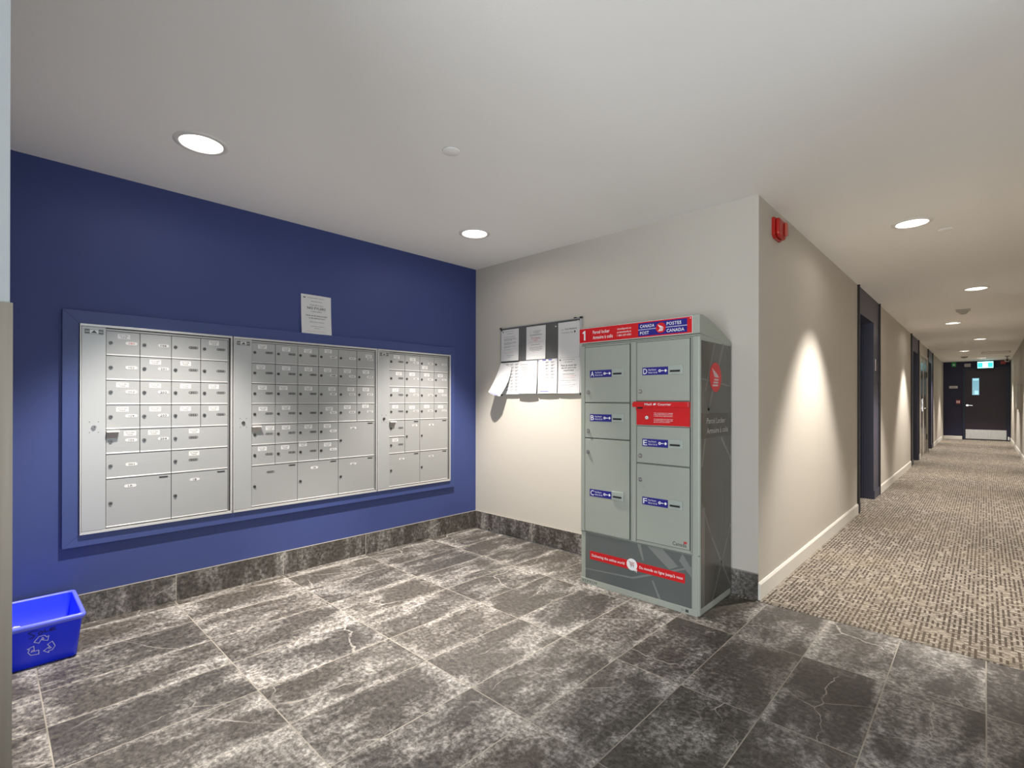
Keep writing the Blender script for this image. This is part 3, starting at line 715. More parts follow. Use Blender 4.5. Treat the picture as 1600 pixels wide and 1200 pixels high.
def addr(k, w, h, cols, rows, y0, dy, x0=0.03, skip=None, m=GREYINK):
    for i in range(rows):
        for c in range(cols):
            if skip and skip(i, c): continue
            a = x0+c*0.055
            k.lines(a, a+0.042, h-y0-i*dy, 0.0022, 0, m, R, 'l', 0.95, 0.02); k.lines(a, a+0.038, h-y0-i*dy-0.005, 0.0018, 0, m, R, 'l', 0.8)
            k.lines(a, a+0.030, h-y0-i*dy-0.009, 0.0018, 0, m, R, 'l', 0.8)
def d4a(k, w, h): addr(k, w, h, 3, 9, 0.014, 0.028, 0.055)
def d4(k, w, h):
    k.lines(0.02, 0.11, h-0.030, 0.003, 0, GREYINK, R, 'l')
    for i, f_ in enumerate((1, .9, 1, .95, 1, .9, .97, .2)): k.lines(0.02, w-0.018, h-0.052-i*0.011, 0.0022, 0, GREYINK, R, 'l', f_)
    k.lines(0.02, 0.10, h-0.158, 0.0026, 0, GREYINK, R, 'l')
def d5(k, w, h):
    for y in (0.004, 0.010): k.rect(0.0, w, h-y-0.002, h-y, 0, BLUEINK)
    k.rect(0.05, 0.15, h-0.010, h-0.002, 0, BLUEINK)
    addr(k, w, h, 2, 6, 0.022, 0.0255, 0.085)
    k.rect(0.03, 0.12, 0.014, 0.019, 0, BLUEINK); k.rect(0.0, w, 0.012, 0.0135, 0, BLUEINK)
def d6(k, w, h):
    k.rect(0.012, 0.030, h-0.020, h-0.012, 0, GREYINK); k.lines(0.045, w-0.05, h-0.015, 0.002, 0, GREYINK, R); k.lines(0.07, w-0.07, h-0.034, 0.0028, 0, GREYINK, R)
    k.text('Please do not put mail', w/2, h-0.066, 0.0175, 0, BLACK, 0.02, 'c', width=0.150)
    k.text('that isn\'t yours in the', w/2, h-0.086, 0.0175, 0, BLACK, 0.02, 'c', width=0.144); k.text('recycle bin(s)', w/2, h-0.106, 0.0175, 0, BLACK, 0.02, 'c', width=0.100)
    k.lines(0.05, w-0.05, h-0.130, 0.003, 0, GREYINK, R); k.lines(0.03, w-0.03, h-0.146, 0.0022, 0, PINKINK, R); k.lines(0.05, w-0.04, h-0.160, 0.0022, 0, PINKINK, R)
    for v, f_ in ((0.180, 1), (0.194, .4), (0.215, .95), (0.230, .6), (0.245, .25)): k.lines(0.03, w-0.03, h-v, 0.0018, 0, GREYINK, R, 'c', f_)
G6 = 'paper notices pinned on the board'
sheet('notice_sheet', 'y', NB, -3.153, 1.548, SW, 0.279, d1, 'white notice at the upper left of the board, grey paragraphs', group=G6, n=0.013, curl=0.006)
sheet('notice_sheet', 'y', NB, -2.850, 1.545, SW, 0.281, d2, 'white notice at upper middle of the board with red heading', group=G6, n=0.013, curl=0.006)
sheet('notice_sheet', 'y', NB, -2.505, 1.541, 0.212, 0.284, d3, 'upper right sheet on the board headed Sole Rutland', group=G6, n=0.013, curl=0.003)
sheet('notice_sheet', 'y', NB, -3.145, 1.254, SW, 0.279, d4a, 'sheet of address labels at lower left, half hidden by a curled page', group=G6, n=0.014, curl=0.006)
sheet('notice_sheet', 'y', NB, -2.932, 1.258, 0.207, 0.280, d4, 'lower board sheet with a printed letter, between two label sheets', group=G6, n=0.016, curl=0.020)
sheet('notice_sheet', 'y', NB, -2.718, 1.258, 0.205, 0.282, d5, 'lower board sheet edged with blue lines, two columns of labels', group=G6, n=0.015, curl=0.010)
sheet('notice_sheet', 'y', NB, -2.505, 1.256, 0.214, 0.284, d6, 'lower right sheet on the board headed Please do not put mail', group=G6, n=0.014, curl=0.008)
def curled():
    """back of the top label sheet: hinged at the board's left edge and hanging outwards"""
    mb = MB('y'); NU, NV = 8, 12
    TL, TR_, BR_, BL_ = (-3.150, 1.536), (-3.016, 1.488), (-3.108, 1.235), (-3.236, 1.278)
    g = []
    for k in (0, 0.0006):
        for j in range(NV+1):
            for i in range(NU+1):
                a, t = i/NU, j/NV
                x = (TL[0]*(1-a)+TR_[0]*a)*(1-t)+(BL_[0]*(1-a)+BR_[0]*a)*t; z = (TL[1]*(1-a)+TR_[1]*a)*(1-t)+(BL_[1]*(1-a)+BR_[1]*a)*t
                n = 0.024+0.055*t*t+0.030*math.sin(a*math.pi)*t+0.016*t*(1-a)
                x += 0.012*math.sin(t*math.pi)*(a)
                g.append((x+3.15, z-1.235, n+k))
    L = (NU+1)*(NV+1); fs = []; fb = []
    for j in range(NV):
        for i in range(NU):
            a = j*(NU+1)+i
            (fs).append((a, a+1, a+NU+2, a+NU+1)); fs.append((L+a, L+a+NU+1, L+a+NU+2, L+a+1))
    mb.add(g, fs, PAPER, True)
    b = len(g)
    for i in range(2, 7):  # blue printed edge
        a = L+(NV-1)*(NU+1)+i; A, B, C_, D = g[a], g[a+1], g[a+1+NU+1], g[a+NU+1]
        m_ = lambda p, q_, t: tuple(p[k]*(1-t)+q_[k]*t + (0.0006 if k == 2 else 0) for k in range(3))
        mb.add([m_(D, A, 0.35), m_(C_, B, 0.35), m_(C_, B, 0.12), m_(D, A, 0.12)], [(0, 1, 2, 3), (3, 2, 1, 0)], BLUEINK)
    o = mb.build('notice_sheet'); o.location = (-3.15, GY, 1.235)
    tag(o, 'curled blank page drooping off the lower left corner of the board', 'notice', G6)
curled()
def pin(u, v, col, label):
    mb = MB('y').lathe([(0.0015, 0.0), (0.0015, 0.004), (0.0048, 0.005), (0.003, 0.007), (0.0035, 0.011), (0.0052, 0.013), (0.0001, 0.0135)], 0, 0, col, 14)
    o = mb.build('push_pin'); o.location = (u, GY-0.0135, v); tag(o, label, 'push pin', 'push pins in the notice board')
pin(-2.524, 1.800, LWHITE, 'white push pin in bare felt left of the Sole Rutland sheet')
pin(-2.300, 1.822, TRIMW, 'pale push pin at the top right corner of the Sole Rutland sheet')
pin(-3.140, 1.822, BLACK, 'dark push pin at the top left sheet corner')

# ================================================================= parcel locker
LO = (-1.5415, GY, 0); lu = lambda a: a+1.5415
NFp = 0.4865        # front face of the cabinet, measured from the wall
e = empty('parcel_locker', LO); tag(e, 'tall sage grey parcel locker with red header, lettered doors and blue key labels', 'parcel locker')
b = MB('y')
b.box(lu(-1.941), lu(-1.142), 0.0, 1.571, 0.020, NFp, LGREY)
b.build('cabinet', e, bevel=0.010)
# front grooves and stiles
g = MB('y')
for a in (-1.9085, -1.5725, -1.5305, -1.1935, -1.1845): g.box(lu(a)-0.001, lu(a)+0.001, 0.345, 1.556, NFp-0.002, NFp+0.0006, LGROOVE)
g.box(lu(-1.942), lu(-1.141), 0.3365, 0.3395, NFp-0.002, NFp+0.0008, LGROOVE)
g.box(lu(-1.938), lu(-1.144), 1.5575, 1.560, NFp-0.002, NFp+0.0006, LGROOVE)
g.build('panel_gaps', e)
g = MB('y').box(lu(-1.5655), lu(-1.537), 0.342, 1.557, NFp, NFp+0.003, LGREY).box(lu(-1.940), lu(-1.911), 0.342, 1.557, NFp, NFp+0.003, LGREY).box(lu(-1.180), lu(-1.152), 0.0, 1.557, NFp, NFp+0.003, LGREY)
g.box(lu(-1.940), lu(-1.152), 0.0, 0.036, NFp, NFp+0.004, LGREY)
g.build('front_frame', e, bevel=0.0015)
def tri_key(mb, u, v, n):
    mb.disc(u, v, 0.0085, n, n+0.0002, LWHITE, 14); mb.disc(u, v, 0.0035, n+0.0002, n+0.0004, LBLUE, 10)
    mb.box(u+0.006, u+0.024, v-0.0022, v+0.0022, n, n+0.0002, LWHITE)
    mb.poly([(u+0.027, v), (u+0.0365, v-0.0095), (u+0.046, v), (u+0.0365, v+0.0095)], n+0.0002, LWHITE)
def ldoor(ch, u0, u1, v0, v1, lockv, labv, right):
    o = MB('y').box(lu(u0), lu(u1), v0, v1, NFp, NFp+0.007, LGREY).build('locker_door', e, bevel=0.002)
    gg = MB('y').box(lu(u0)-0.003, lu(u1)+0.003, v0-0.003, v1+0.003, NFp-0.001, NFp+0.0012, LGROOVE); gg.build('door_gap', o)
    n = NFp+0.007
    lx = lu(-1.503 if right else -1.880); la = lu(-1.489 if right else -1.866)
    MB('y').disc(lx, lockv, 0.0125, n, n+0.003, LOCKM, 20).disc(lx, lockv, 0.0095, n+0.003, n+0.007, CHROME, 18).box(lx-0.0012, lx+0.0012, lockv-0.006, lockv+0.001, n+0.007, n+0.0074, BLACK).build('lock', o)
    m = MB('y').box(la, la+0.1635, labv-0.046, labv, n, n+0.0008, LBLUE)
    m.text(ch, la+0.006, labv-0.039, 0.046, n+0.001, LWHITE, 0.02, 'l', width=0.026)
    m.text('Key Return', la+0.040, labv-0.019, 0.0135, n+0.001, LWHITE, 0.02, 'l', width=0.050).text('Retour de clé', la+0.040, labv-0.036, 0.0135, n+0.001, LWHITE, 0.02, 'l', width=0.056)
    m.rect(la+0.040, la+0.092, labv-0.0245, labv-0.0235, n+0.001, MATS['muted_lilac'])
    tri_key(m, la+0.112, labv-0.023, n+0.0008)
    m.build('key_return_label', o)
    sp = MB('y').box(la+0.167, la+0.252, labv-0.047, labv+0.006, n, n+0.006, LPLATE); so = sp.build('key_slot_plate', o, bevel=0.002)
    MB('y').box(la+0.177, la+0.238, labv-0.033, labv-0.022, n+0.006, n+0.0068, BLACK).build('key_slot', so)
    return o
mat('muted_lilac', (0.22, 0.20, 0.45, 1), 0.5)
ldoor('A', -1.904, -1.577, 1.188, 1.545, 1.253, 1.394, False)
ldoor('B', -1.904, -1.577, 0.958, 1.181, 1.002, 1.111, False)
ldoor('C', -1.904, -1.577, 0.347, 0.951, 0.864, 0.625, False)
ldoor('D', -1.526, -1.198, 1.198, 1.548, 1.253, 1.396, True)
ldoor('E', -1.526, -1.198, 0.828, 1.046, 0.868, 0.972, True)
fd = ldoor('F', -1.526, -1.198, 0.361, 0.820, 0.725, 0.625, True)
n = NFp+0.0072
MB('y').text('Canada', lu(-1.297), 0.374, 0.030, n, BLACK, 0.01, 'l', width=0.082).rect(lu(-1.231), lu(-1.229), 0.374, 0.406, n, STAMP).rect(lu(-1.229), lu(-1.213), 0.392, 0.405, n+0.0002, REDINK).build('canada_wordmark', fd)
# red mail slot
rs = MB('y').box(lu(-1.528), lu(-1.196), 1.052, 1.192, NFp, NFp+0.006, LRED)
rs.box(lu(-1.528), lu(-1.196), 1.140, 1.166, NFp+0.006, NFp+0.014, LRED).box(lu(-1.215), lu(-1.196), 1.052, 1.140, NFp+0.006, NFp+0.012, LRED).box(lu(-1.526), lu(-1.196), 1.050, 1.053, NFp, NFp+0.010, LPLATE)
ro = rs.build('mail_slot', e); ro['label'] = 'bright red mail slot'
MB('y').prism([(lu(-1.544), 1.160), (lu(-1.194), 1.160), (lu(-1.194), 1.192), (lu(-1.538), 1.192), (lu(-1.546), 1.180)], NFp, NFp+0.030, LRED).build('slot_hood', ro, bevel=0.003)
MB('y').box(lu(-1.512), lu(-1.485), 1.150, 1.160, NFp+0.006, NFp+0.026, BLACK).build('hood_stop', ro)
m = MB('y').text('Mail', lu(-1.462), 1.171, 0.018, NFp+0.0305, LWHITE, 0.03, 'l', width=0.045).text('Courrier', lu(-1.378), 1.171, 0.018, NFp+0.0305, LWHITE, 0.03, 'l', width=0.082)
m.poly([(lu(-1.408), 1.171), (lu(-1.391), 1.174), (lu(-1.388), 1.183), (lu(-1.404), 1.182)], NFp+0.0305, LWHITE)
RR = random.Random(5)
for i, t in enumerate(('This compartment is for outgoing', 'letters and small parcels only,', 'no bulk mail or registered items', '', 'Ce compartiment est réservé au', 'courrier de départ et petits colis,', 'pas aux envois en nombre')):
    if t: m.text(t, lu(-1.415), 1.123-i*0.0088, 0.0082, NFp+0.0065, LWHITE, 0.012, 'l', width=0.118 if i < 6 else 0.10)
m.build('slot_lettering', ro)
MB('y').disc(lu(-1.459), 1.098, 0.0115, NFp+0.006, NFp+0.008, TRIMD, 18).disc(lu(-1.459), 1.098, 0.0095, NFp+0.008, NFp+0.011, LWHITE, 18).disc(lu(-1.459), 1.098, 0.0032, NFp+0.011, NFp+0.0114, BLACK, 10).build('lock', ro)
# base panel with shard graphic
pb = MB('y').box(lu(-1.902), lu(-1.187), 0.038, 0.334, NFp, NFp+0.003, BASE0)
def shard(mb, pts, n, m): mb.poly(pts, n, m)
n = NFp+0.0032
shard(pb, [(lu(-1.902), 0.095), (lu(-1.55), 0.115), (lu(-1.187), 0.262), (lu(-1.187), 0.272), (lu(-1.56), 0.125), (lu(-1.902), 0.101)], n, BASE1)
shard(pb, [(lu(-1.46), 0.334), (lu(-1.32), 0.225), (lu(-1.265), 0.255), (lu(-1.36), 0.334)], n+0.0002, BASE1)
shard(pb, [(lu(-1.24), 0.334), (lu(-1.187), 0.26), (lu(-1.187), 0.21), (lu(-1.26), 0.290)], n+0.0002, BASE1)
shard(pb, [(lu(-1.43), 0.135), (lu(-1.385), 0.038), (lu(-1.37), 0.038), (lu(-1.42), 0.138)], n+0.0002, BASE1)
shard(pb, [(lu(-1.525), 0.334), (lu(-1.49), 0.24), (lu(-1.48), 0.24), (lu(-1.50), 0.334)], n+0.0002, BASE1)
po = pb.build('base_panel', e); po['label'] = 'dark grey graphic base panel'
bn = MB('y').box(lu(-1.867), lu(-1.225), 0.168, 0.222, n, n+0.0008, LRED)
bn.text('Delivering the online world', lu(-1.852), 0.187, 0.024, n+0.001, LWHITE, 0.025, 'l', width=0.240).text('Du monde en ligne jusqu\'à vous', lu(-1.510), 0.187, 0.024, n+0.001, LWHITE, 0.025, 'l', width=0.272)
bn.disc(lu(-1.560), 0.200, 0.036, n+0.0008, n+0.0014, LWHITE, 28)
cn = n+0.0016; cu_, cv_ = lu(-1.560), 0.202
bn.stroke([(cu_-0.022, cv_+0.016), (cu_-0.014, cv_+0.014), (cu_-0.008, cv_-0.008), (cu_+0.014, cv_-0.008)], 0.0025, cn, GREYINK)
for k in range(4): bn.stroke([(cu_-0.012, cv_+0.011-k*0.005), (cu_+0.016, cv_+0.011-k*0.005)], 0.0018, cn, REDINK)
bn.stroke([(cu_+0.002, cv_+0.013), (cu_+0.002, cv_-0.006)], 0.0015, cn, REDINK)
for k in (-0.005, 0.011): bn.disc(cu_+k, cv_-0.015, 0.003, cn, cn+0.0001, GREYINK, 10)
bn.poly([(cu_+0.018, cv_-0.012), (cu_+0.018, cv_-0.040), (cu_+0.025, cv_-0.034), (cu_+0.031, cv_-0.044), (cu_+0.035, cv_-0.041), (cu_+0.030, cv_-0.031), (cu_+0.040, cv_-0.030)], cn+0.0003, TRIMW)
bo_ = bn.build('slogan_banner', po)
MB('y').text('V1X9239', lu(-1.930), 0.010, 0.026, NFp+0.0045, STAMP, 0.02, 'l', width=0.118).rect(lu(-1.222), lu(-1.204), 0.010, 0.026, NFp+0.0045, STAMP).rect(lu(-1.243), lu(-1.241), 0.010, 0.026, NFp+0.0045, STAMP).rect(lu(-1.234), lu(-1.232), 0.012, 0.024, NFp+0.0045, STAMP).build('stamped_code', e)
# hood with a sloping back
hd = MB('x')
ns = lambda a: a
prof = [(0.498, 1.572), (0.498, 1.672), (0.492, 1.678), (0.470, 1.680), (0.40, 1.671), (0.30, 1.648), (0.20, 1.619), (0.10, 1.588), (0.045, 1.568), (0.022, 1.556), (0.018, 1.545), (0.018, 1.536), (0.25, 1.555)]
hd = MB('z')
hd.U, hd.V, hd.N = Vector((0, -1, 0)), Vector((0, 0, 1)), Vector((-1, 0, 0))
hd.prism(prof[::1], -lu(-1.139), -lu(-1.945), LGREY)
ho = hd.build('hood', e, bevel=0.003)
hs = MB('y').box(lu(-1.945), lu(-1.179), 1.575, 1.670, 0.498, 0.5005, LWHITE).box(lu(-1.943), lu(-1.181), 1.577, 1.668, 0.5005, 0.502, LRED)
n = 0.5024
hs.poly([(lu(-1.908), 1.592), (lu(-1.896), 1.592), (lu(-1.896), 1.655), (lu(-1.905), 1.655), (lu(-1.920), 1.642), (lu(-1.917), 1.634), (lu(-1.908), 1.640)], n, LWHITE)
hs.text('Parcel locker', lu(-1.838), 1.629, 0.030, n, LWHITE, 0.03, 'l', width=0.125).text('Armoire à colis', lu(-1.838), 1.595, 0.030, n, LWHITE, 0.03, 'l', width=0.148)
for i, t in enumerate(('canadapost.ca', 'postescanada.ca', '1 866 607-6301')): hs.text(t, lu(-1.560), 1.638-i*0.0205, 0.0165, n, LWHITE, 0.02, 'r', width=0.098)
hs.box(lu(-1.512), lu(-1.208), 1.584, 1.661, n-0.0002, n, LBLUE)
hs.rect(lu(-1.512), lu(-1.208), 1.6208, 1.6238, n+0.0002, LWHITE)
hs.text('CANADA', lu(-1.500), 1.633, 0.026, n+0.0003, LWHITE, 0.03, 'l', width=0.093).text('POST', lu(-1.500), 1.593, 0.026, n+0.0003, LWHITE, 0.03, 'l', width=0.058)
hs.text('POSTES', lu(-1.330), 1.633, 0.026, n+0.0003, LWHITE, 0.03, 'l', width=0.088).text('CANADA', lu(-1.330), 1.593, 0.026, n+0.0003, LWHITE, 0.03, 'l', width=0.105)
hs.disc(lu(-1.366), 1.6225, 0.031, n+0.0004, n+0.0008, LRED, 28)
def wing(mb, u, v, s, n, m):
    W2 = [(-0.52, 0.62), (0.30, 0.12), (0.52, -0.05), (0.30, -0.42), (-0.02, -0.16+0.02), (-0.30, 0.05)]
    mb.poly([(u-0.50*s, v+0.55*s), (u+0.28*s, v+0.20*s), (u+0.58*s, v+0.00*s), (u+0.10*s, v+0.00*s), (u-0.12*s, v+0.02*s)], n, m)
    for k in range(3):
        y = -0.09-0.17*k
        mb.poly([(u-(0.12+0.12*k)*s, v+y*s), (u+(0.52-0.02*k)*s, v+y*s), (u+(0.46-0.06*k)*s, v+(y-0.105)*s), (u-(0.20+0.12*k)*s, v+(y-0.105)*s)], n, m)
wing(hs, lu(-1.368), 1.6225, 0.036, n+0.0010, LWHITE)
for z in (1.659, 1.586): hs.disc(lu(-1.189), z, 0.003, n, n+0.001, LWHITE if z > 1.6 else REDLENS, 10)
hs.build('header_sign', ho)['label'] = 'red header sign numbered 1'
# side decal facing the corridor
sd = MB('x')
sy = lambda y: y-GY
sx_ = lu(-1.142)
sd.box(sy(2.728), sy(3.172), 0.045, 1.535, sx_-0.001, sx_+0.0015, SIDE0)
n = sx_+0.0018
for (y0_, z0_, y1_, z1_, w_) in ((2.915, 1.53, 2.785, 1.26, 0.014), (3.045, 1.53, 2.826, 1.15, 0.022), (2.826, 1.15, 2.738, 0.84, 0.022), (2.738, 0.62, 2.860, 0.43, 0.012), (2.860, 0.43, 3.165, 0.062, 0.016),
                            (3.02, 0.975, 3.165, 0.84, 0.020), (2.735, 1.320, 3.165, 1.288, 0.008), (2.89, 0.055, 3.165, 0.44, 0.018)):
    sd.stroke([(sy(y0_), z0_), (sy(y1_), z1_)], w_, n, SIDE1)
sd.rect(sy(2.730), sy(2.775), 0.046, 0.60, n-0.0001, SIDE1)
sd.rect(sy(2.728), sy(3.172), 0.986, 1.127, n+0.0004, SIDE2)
sd.text('Parcel Locker', sy(2.800), 1.068, 0.046, n+0.0008, SIDETXT, 0.01, 'l', width=0.275).text('Armoire à colis', sy(2.800), 1.012, 0.046, n+0.0008, SIDETXT, 0.01, 'l', width=0.320)
sd.disc(sy(2.926), 1.335, 0.086, n+0.0004, n+0.0010, LRED, 40)
wing(sd, sy(2.920), 1.335, 0.098, n+0.0014, MATS['pale_pink_mark'] if 'pale_pink_mark' in MATS else mat('pale_pink_mark', (0.62, 0.45, 0.45, 1), 0.4))
sd.build('side_graphic', e)['label'] = 'taupe side graphic with red disc'

# ================================================================= recycling bin
e = empty('recycling_bin', (-3.262, 0.172, 0)); tag(e, 'blue plastic recycling bin marked SOLE on the floor at the left', 'recycling bin')
def bin_mesh():
    mb = MB()
    # rings of (half x, half y, z); outer then inner
    cx = -0.0
    bx, by, tx, ty = 0.175, 0.122, 0.202, 0.143
    def ring(hx, hy, z, r=0.018, seg=4):
        pts = []
        for cxs, cys, a0 in ((1, 1, 0), (-1, 1, 90), (-1, -1, 180), (1, -1, 270)):
            for i in range(seg+1):
                a = math.radians(a0+90*i/seg); pts.append((cxs*(hx-r)+r*math.cos(a), cys*(hy-r)+r*math.sin(a), z))
        return pts
    rings = [ring(bx-0.006, by-0.006, 0.0015), ring(bx, by, 0.006), ring(tx-0.004, ty-0.004, 0.178), ring(tx-0.004, ty-0.004, 0.180),
             ring(tx+0.004, ty+0.004, 0.181), ring(tx+0.008, ty+0.008, 0.190), ring(tx+0.008, ty+0.008, 0.200), ring(tx+0.004, ty+0.004, 0.2045), ring(tx-0.006, ty-0.006, 0.2045),
             ring(tx-0.009, ty-0.009, 0.198), ring(bx-0.005, by-0.005, 0.008)]
    k = len(rings[0]); pts = [p for r_ in rings for p in r_]
    for j in range(len(rings)-1):
        mb.add([rings[j][i] for i in range(k)]+[rings[j+1][i] for i in range(k)], [(i, (i+1) % k, k+(i+1) % k, k+i) for i in range(k)], BINR if 4 <= j <= 8 else BINB, True)
    mb.add(rings[0], [tuple(range(k))[::-1]], BINB); mb.add(rings[-1], [tuple(range(k))], BINB)
    return mb
bo2 = bin_mesh().build('bin_body', e)
# lettering and symbol lie on the sloping front face (towards +X)
def bin_front(mb):
    """map flat (u, v) onto the tapering face x = f(z)"""
    sl = (0.198-0.175)/0.172
    for i, v in enumerate(mb.vs):
        y, z, n_ = v.y, v.z, v.x
        mb.vs[i] = Vector((0.175+sl*(z-0.006)+0.0008+n_, y, z))
    return mb
mk = MB('x')
def path(P_, w, m, c=False): mk.stroke([(a, b_) for a, b_ in P_], w, 0, m, c)
path([(-0.012, 0.1685), (-0.030, 0.1705), (-0.044, 0.166), (-0.034, 0.156), (-0.024, 0.149), (-0.030, 0.141), (-0.040, 0.1395)], 0.0042, MARK)
path([(-0.010, 0.157), (-0.004, 0.163), (0.003, 0.158), (-0.001, 0.149), (-0.010, 0.150)], 0.0042, MARK, True)
path([(0.008, 0.166), (0.010, 0.154), (0.022, 0.155)], 0.0042, MARK)
path([(0.044, 0.167), (0.030, 0.165), (0.026, 0.159), (0.040, 0.160)], 0.0042, MARK); path([(0.028, 0.159), (0.029, 0.153), (0.046, 0.156)], 0.0042, MARK)
bin_front(mk).build('marker_lettering', bo2)
mk = MB('x')
C0, C1 = 0.0, 0.093
arrow = [(-0.022, 0.022), (-0.008, 0.040), (0.008, 0.040), (0.014, 0.031), (0.020, 0.035), (0.017, 0.016), (0.000, 0.024), (0.006, 0.027), (0.002, 0.033), (-0.008, 0.014), (-0.022, 0.022)]
for k in range(3):
    a = math.radians(-120*k); ca, sa = math.cos(a), math.sin(a)
    mk.stroke([(C0+x*ca-y*sa, C1+x*sa+y*ca) for x, y in [(1.16*p_, 1.16*q_) for p_, q_ in arrow]], 0.0024, 0, BINW)
bin_front(mk).build('recycling_symbol', bo2)
pp = MB().add([(0, 0, 0), (0.06, 0.00, 0.004), (0.065, 0.040, 0.022), (0.03, 0.058, 0.030), (-0.01, 0.045, 0.014), (0.025, 0.028, 0.034),
               (0.002, 0.002, -0.004), (0.058, 0.004, 0.0), (0.06, 0.038, 0.016), (0.03, 0.054, 0.024), (-0.006, 0.043, 0.008)],
              [(0, 1, 5), (1, 2, 5), (2, 3, 5), (3, 4, 5), (4, 0, 5), (6, 10, 9, 8, 7), (0, 6, 7, 1), (1, 7, 8, 2), (2, 8, 9, 3), (3, 9, 10, 4), (4, 10, 6, 0)], PAPER)
o = pp.build('crumpled_paper'); o.location = (-3.185, 0.066, 0.155); tag(o, 'crumpled white paper inside the blue bin by its left rim', 'paper')
o.scale = (0.8, 0.7, 0.7)

# ================================================================= corner guard by the camera
cg = MB().box(CX, CX+0.003, SY-0.085, SY+0.003, 0.0, 1.333, STEEL).box(CX-0.085, CX, SY, SY+0.003, 0.0, 1.333, STEEL)
o = cg.build('corner_guard'); tag(o, 'brushed steel corner guard on the wall edge at the far left', 'corner guard')

# ================================================================= fire alarm on the corridor wall
e = empty('fire_alarm', (CX, 3.53, 2.24)); tag(e, 'red fire alarm strobe high on the corridor wall', 'fire alarm')
MB('x').prism([(-0.085, 0.0+0.018), (-0.055, 0), (0.055, 0), (0.085, 0.018), (0.085, 0.130), (-0.085, 0.130)], 0.0, 0.020, REDPL).build('back_plate', e, bevel=0.003)
MB('x').prism([(-0.078, 0.022), (-0.050, 0.006), (0.050, 0.006), (0.078, 0.022), (0.078, 0.124), (-0.078, 0.124)], 0.020, 0.045, REDPL).build('housing', e, bevel=0.010)
MB('x').prism([(0.020, 0.02), (0.060, 0.03), (0.062, 0.105), (0.020, 0.115)], 0.045, 0.062, REDLENS).build('strobe_lens', e, bevel=0.008)

# ================================================================= ceiling fixtures
def make_light():
    e = empty('ceiling_light', (0, 0, H))
    MB().lathe([(0.0895, 0.012), (0.0905, -0.003), (0.093, -0.0055), (0.110, -0.0045), (0.1165, -0.001), (0.117, 0.0005)], 0, 0, TRIMW, 48, [TRIMD, TRIMW, TRIMW, TRIMW, TRIMW]).build('trim_ring', e)
    MB().lathe([(0.0895, 0.012), (0.088, 0.03), (0.078, 0.08), (0.062, 0.130), (0.050, 0.150)], 0, 0, REFL, 48).build('reflector', e)
    MB().lathe([(0.0001, 0.165), (0.050, 0.160), (0.050, 0.150)], 0, 0, TRIMD, 32).build('lamp_socket', e)
    MB().lathe([(0.0001, 0.118), (0.012, 0.120), (0.020, 0.130), (0.022, 0.145), (0.016, 0.158)], 0.0, 0.0, BULB, 24).build('bulb', e)
    return e
def lamp_light(x, y, w):
    l = bpy.data.lights.new('downlight_beam', 'SPOT'); l.energy = w; l.color = LAMP_C; l.shadow_soft_size = 0.020
    l.spot_size = math.radians(80); l.spot_blend = 0.62
    o = bpy.data.objects.new('downlight_beam', l); COL.objects.link(o); o.location = (x, y, H+0.112)
    # the wide, weak glow of the white reflector itself, leaving through the opening
    l = bpy.data.lights.new('downlight_glow', 'SPOT'); l.energy = SPILL_W; l.color = LAMP_C; l.shadow_soft_size = 0.06
    l.spot_size = math.radians(178); l.spot_blend = 0.35
    o = bpy.data.objects.new('downlight_glow', l); COL.objects.link(o); o.location = (x, y, H-0.012)
LABS = {0: 'round recessed downlight, largest in view, upper left above the mailboxes', 1: 'round recessed downlight above the room corner by the notice board',
        2: 'first and largest downlight over the carpeted corridor', 3: 'third downlight along the corridor, beyond the smoke detector', 4: 'fifth downlight along the corridor',
        5: 'second downlight along the corridor, right of its line', 6: 'fourth downlight along the corridor, right of its line', 7: 'farthest corridor downlight, just before the exit sign',
        8: 'downlight behind the viewer'}
proto = None
for i, (x, y) in enumerate(LIGHTS):
    if proto is None: o = proto = make_light()
    else: o = copy_tree(proto)
    o.location = (x, y, H); tag(o, LABS[i], 'ceiling light', 'recessed downlights')
    lamp_light(x, y, LAMP_W)
def flat_cover(x, y, r, label):
    o = MB().lathe([(0.0001, -0.006), (r-0.004, -0.006), (r, -0.004), (r, -0.0015), (r+0.0005, -0.001), (r-0.003, 0.0)], 0, 0, CEIL, 36, [CEIL, CEIL, CEIL, TRIMD, TRIMD]).build('sprinkler_cover')
    o.location = (x, y, H); tag(o, label, 'sprinkler cover', 'concealed sprinkler covers')
flat_cover(-1.928, 1.590, 0.044, 'small round sprinkler cover mid ceiling between the two near downlights')
flat_cover(-0.204, 4.764, 0.044, 'small round sprinkler cover beside the first corridor downlight')
flat_cover(-0.236, 13.95, 0.044, 'tiny sprinkler cover beside the fourth corridor downlight')
def detector(x, y, s, label, square=True):
    e = empty('smoke_detector', (x, y, H)); tag(e, label, 'smoke detector', 'ceiling detectors')
    if square:
        MB().box(-0.075*s, 0.075*s, -0.075*s, 0.075*s, -0.018, 0.0, DETW).build('base_plate', e, bevel=0.004)
        MB().lathe([(0.0001, -0.060), (0.030*s, -0.058), (0.046*s, -0.046), (0.062*s, -0.018)], 0, 0, DETW, 28, [DETD, DETW, DETW]).build('sensor_head', e)
    else:
        MB().lathe([(0.0001, -0.045), (0.035*s, -0.045), (0.055*s, -0.030), (0.070*s, -0.012), (0.072*s, 0.0)], 0, 0, DETW, 28, [DETD, DETW, DETD, DETW]).build('sensor_head', e)
detector(-0.214, 9.12, 1.0, 'off white smoke detector between the second and third corridor downlights')
detector(-0.417, 18.7, 1.1, 'small round detector just before the corridor end', False)

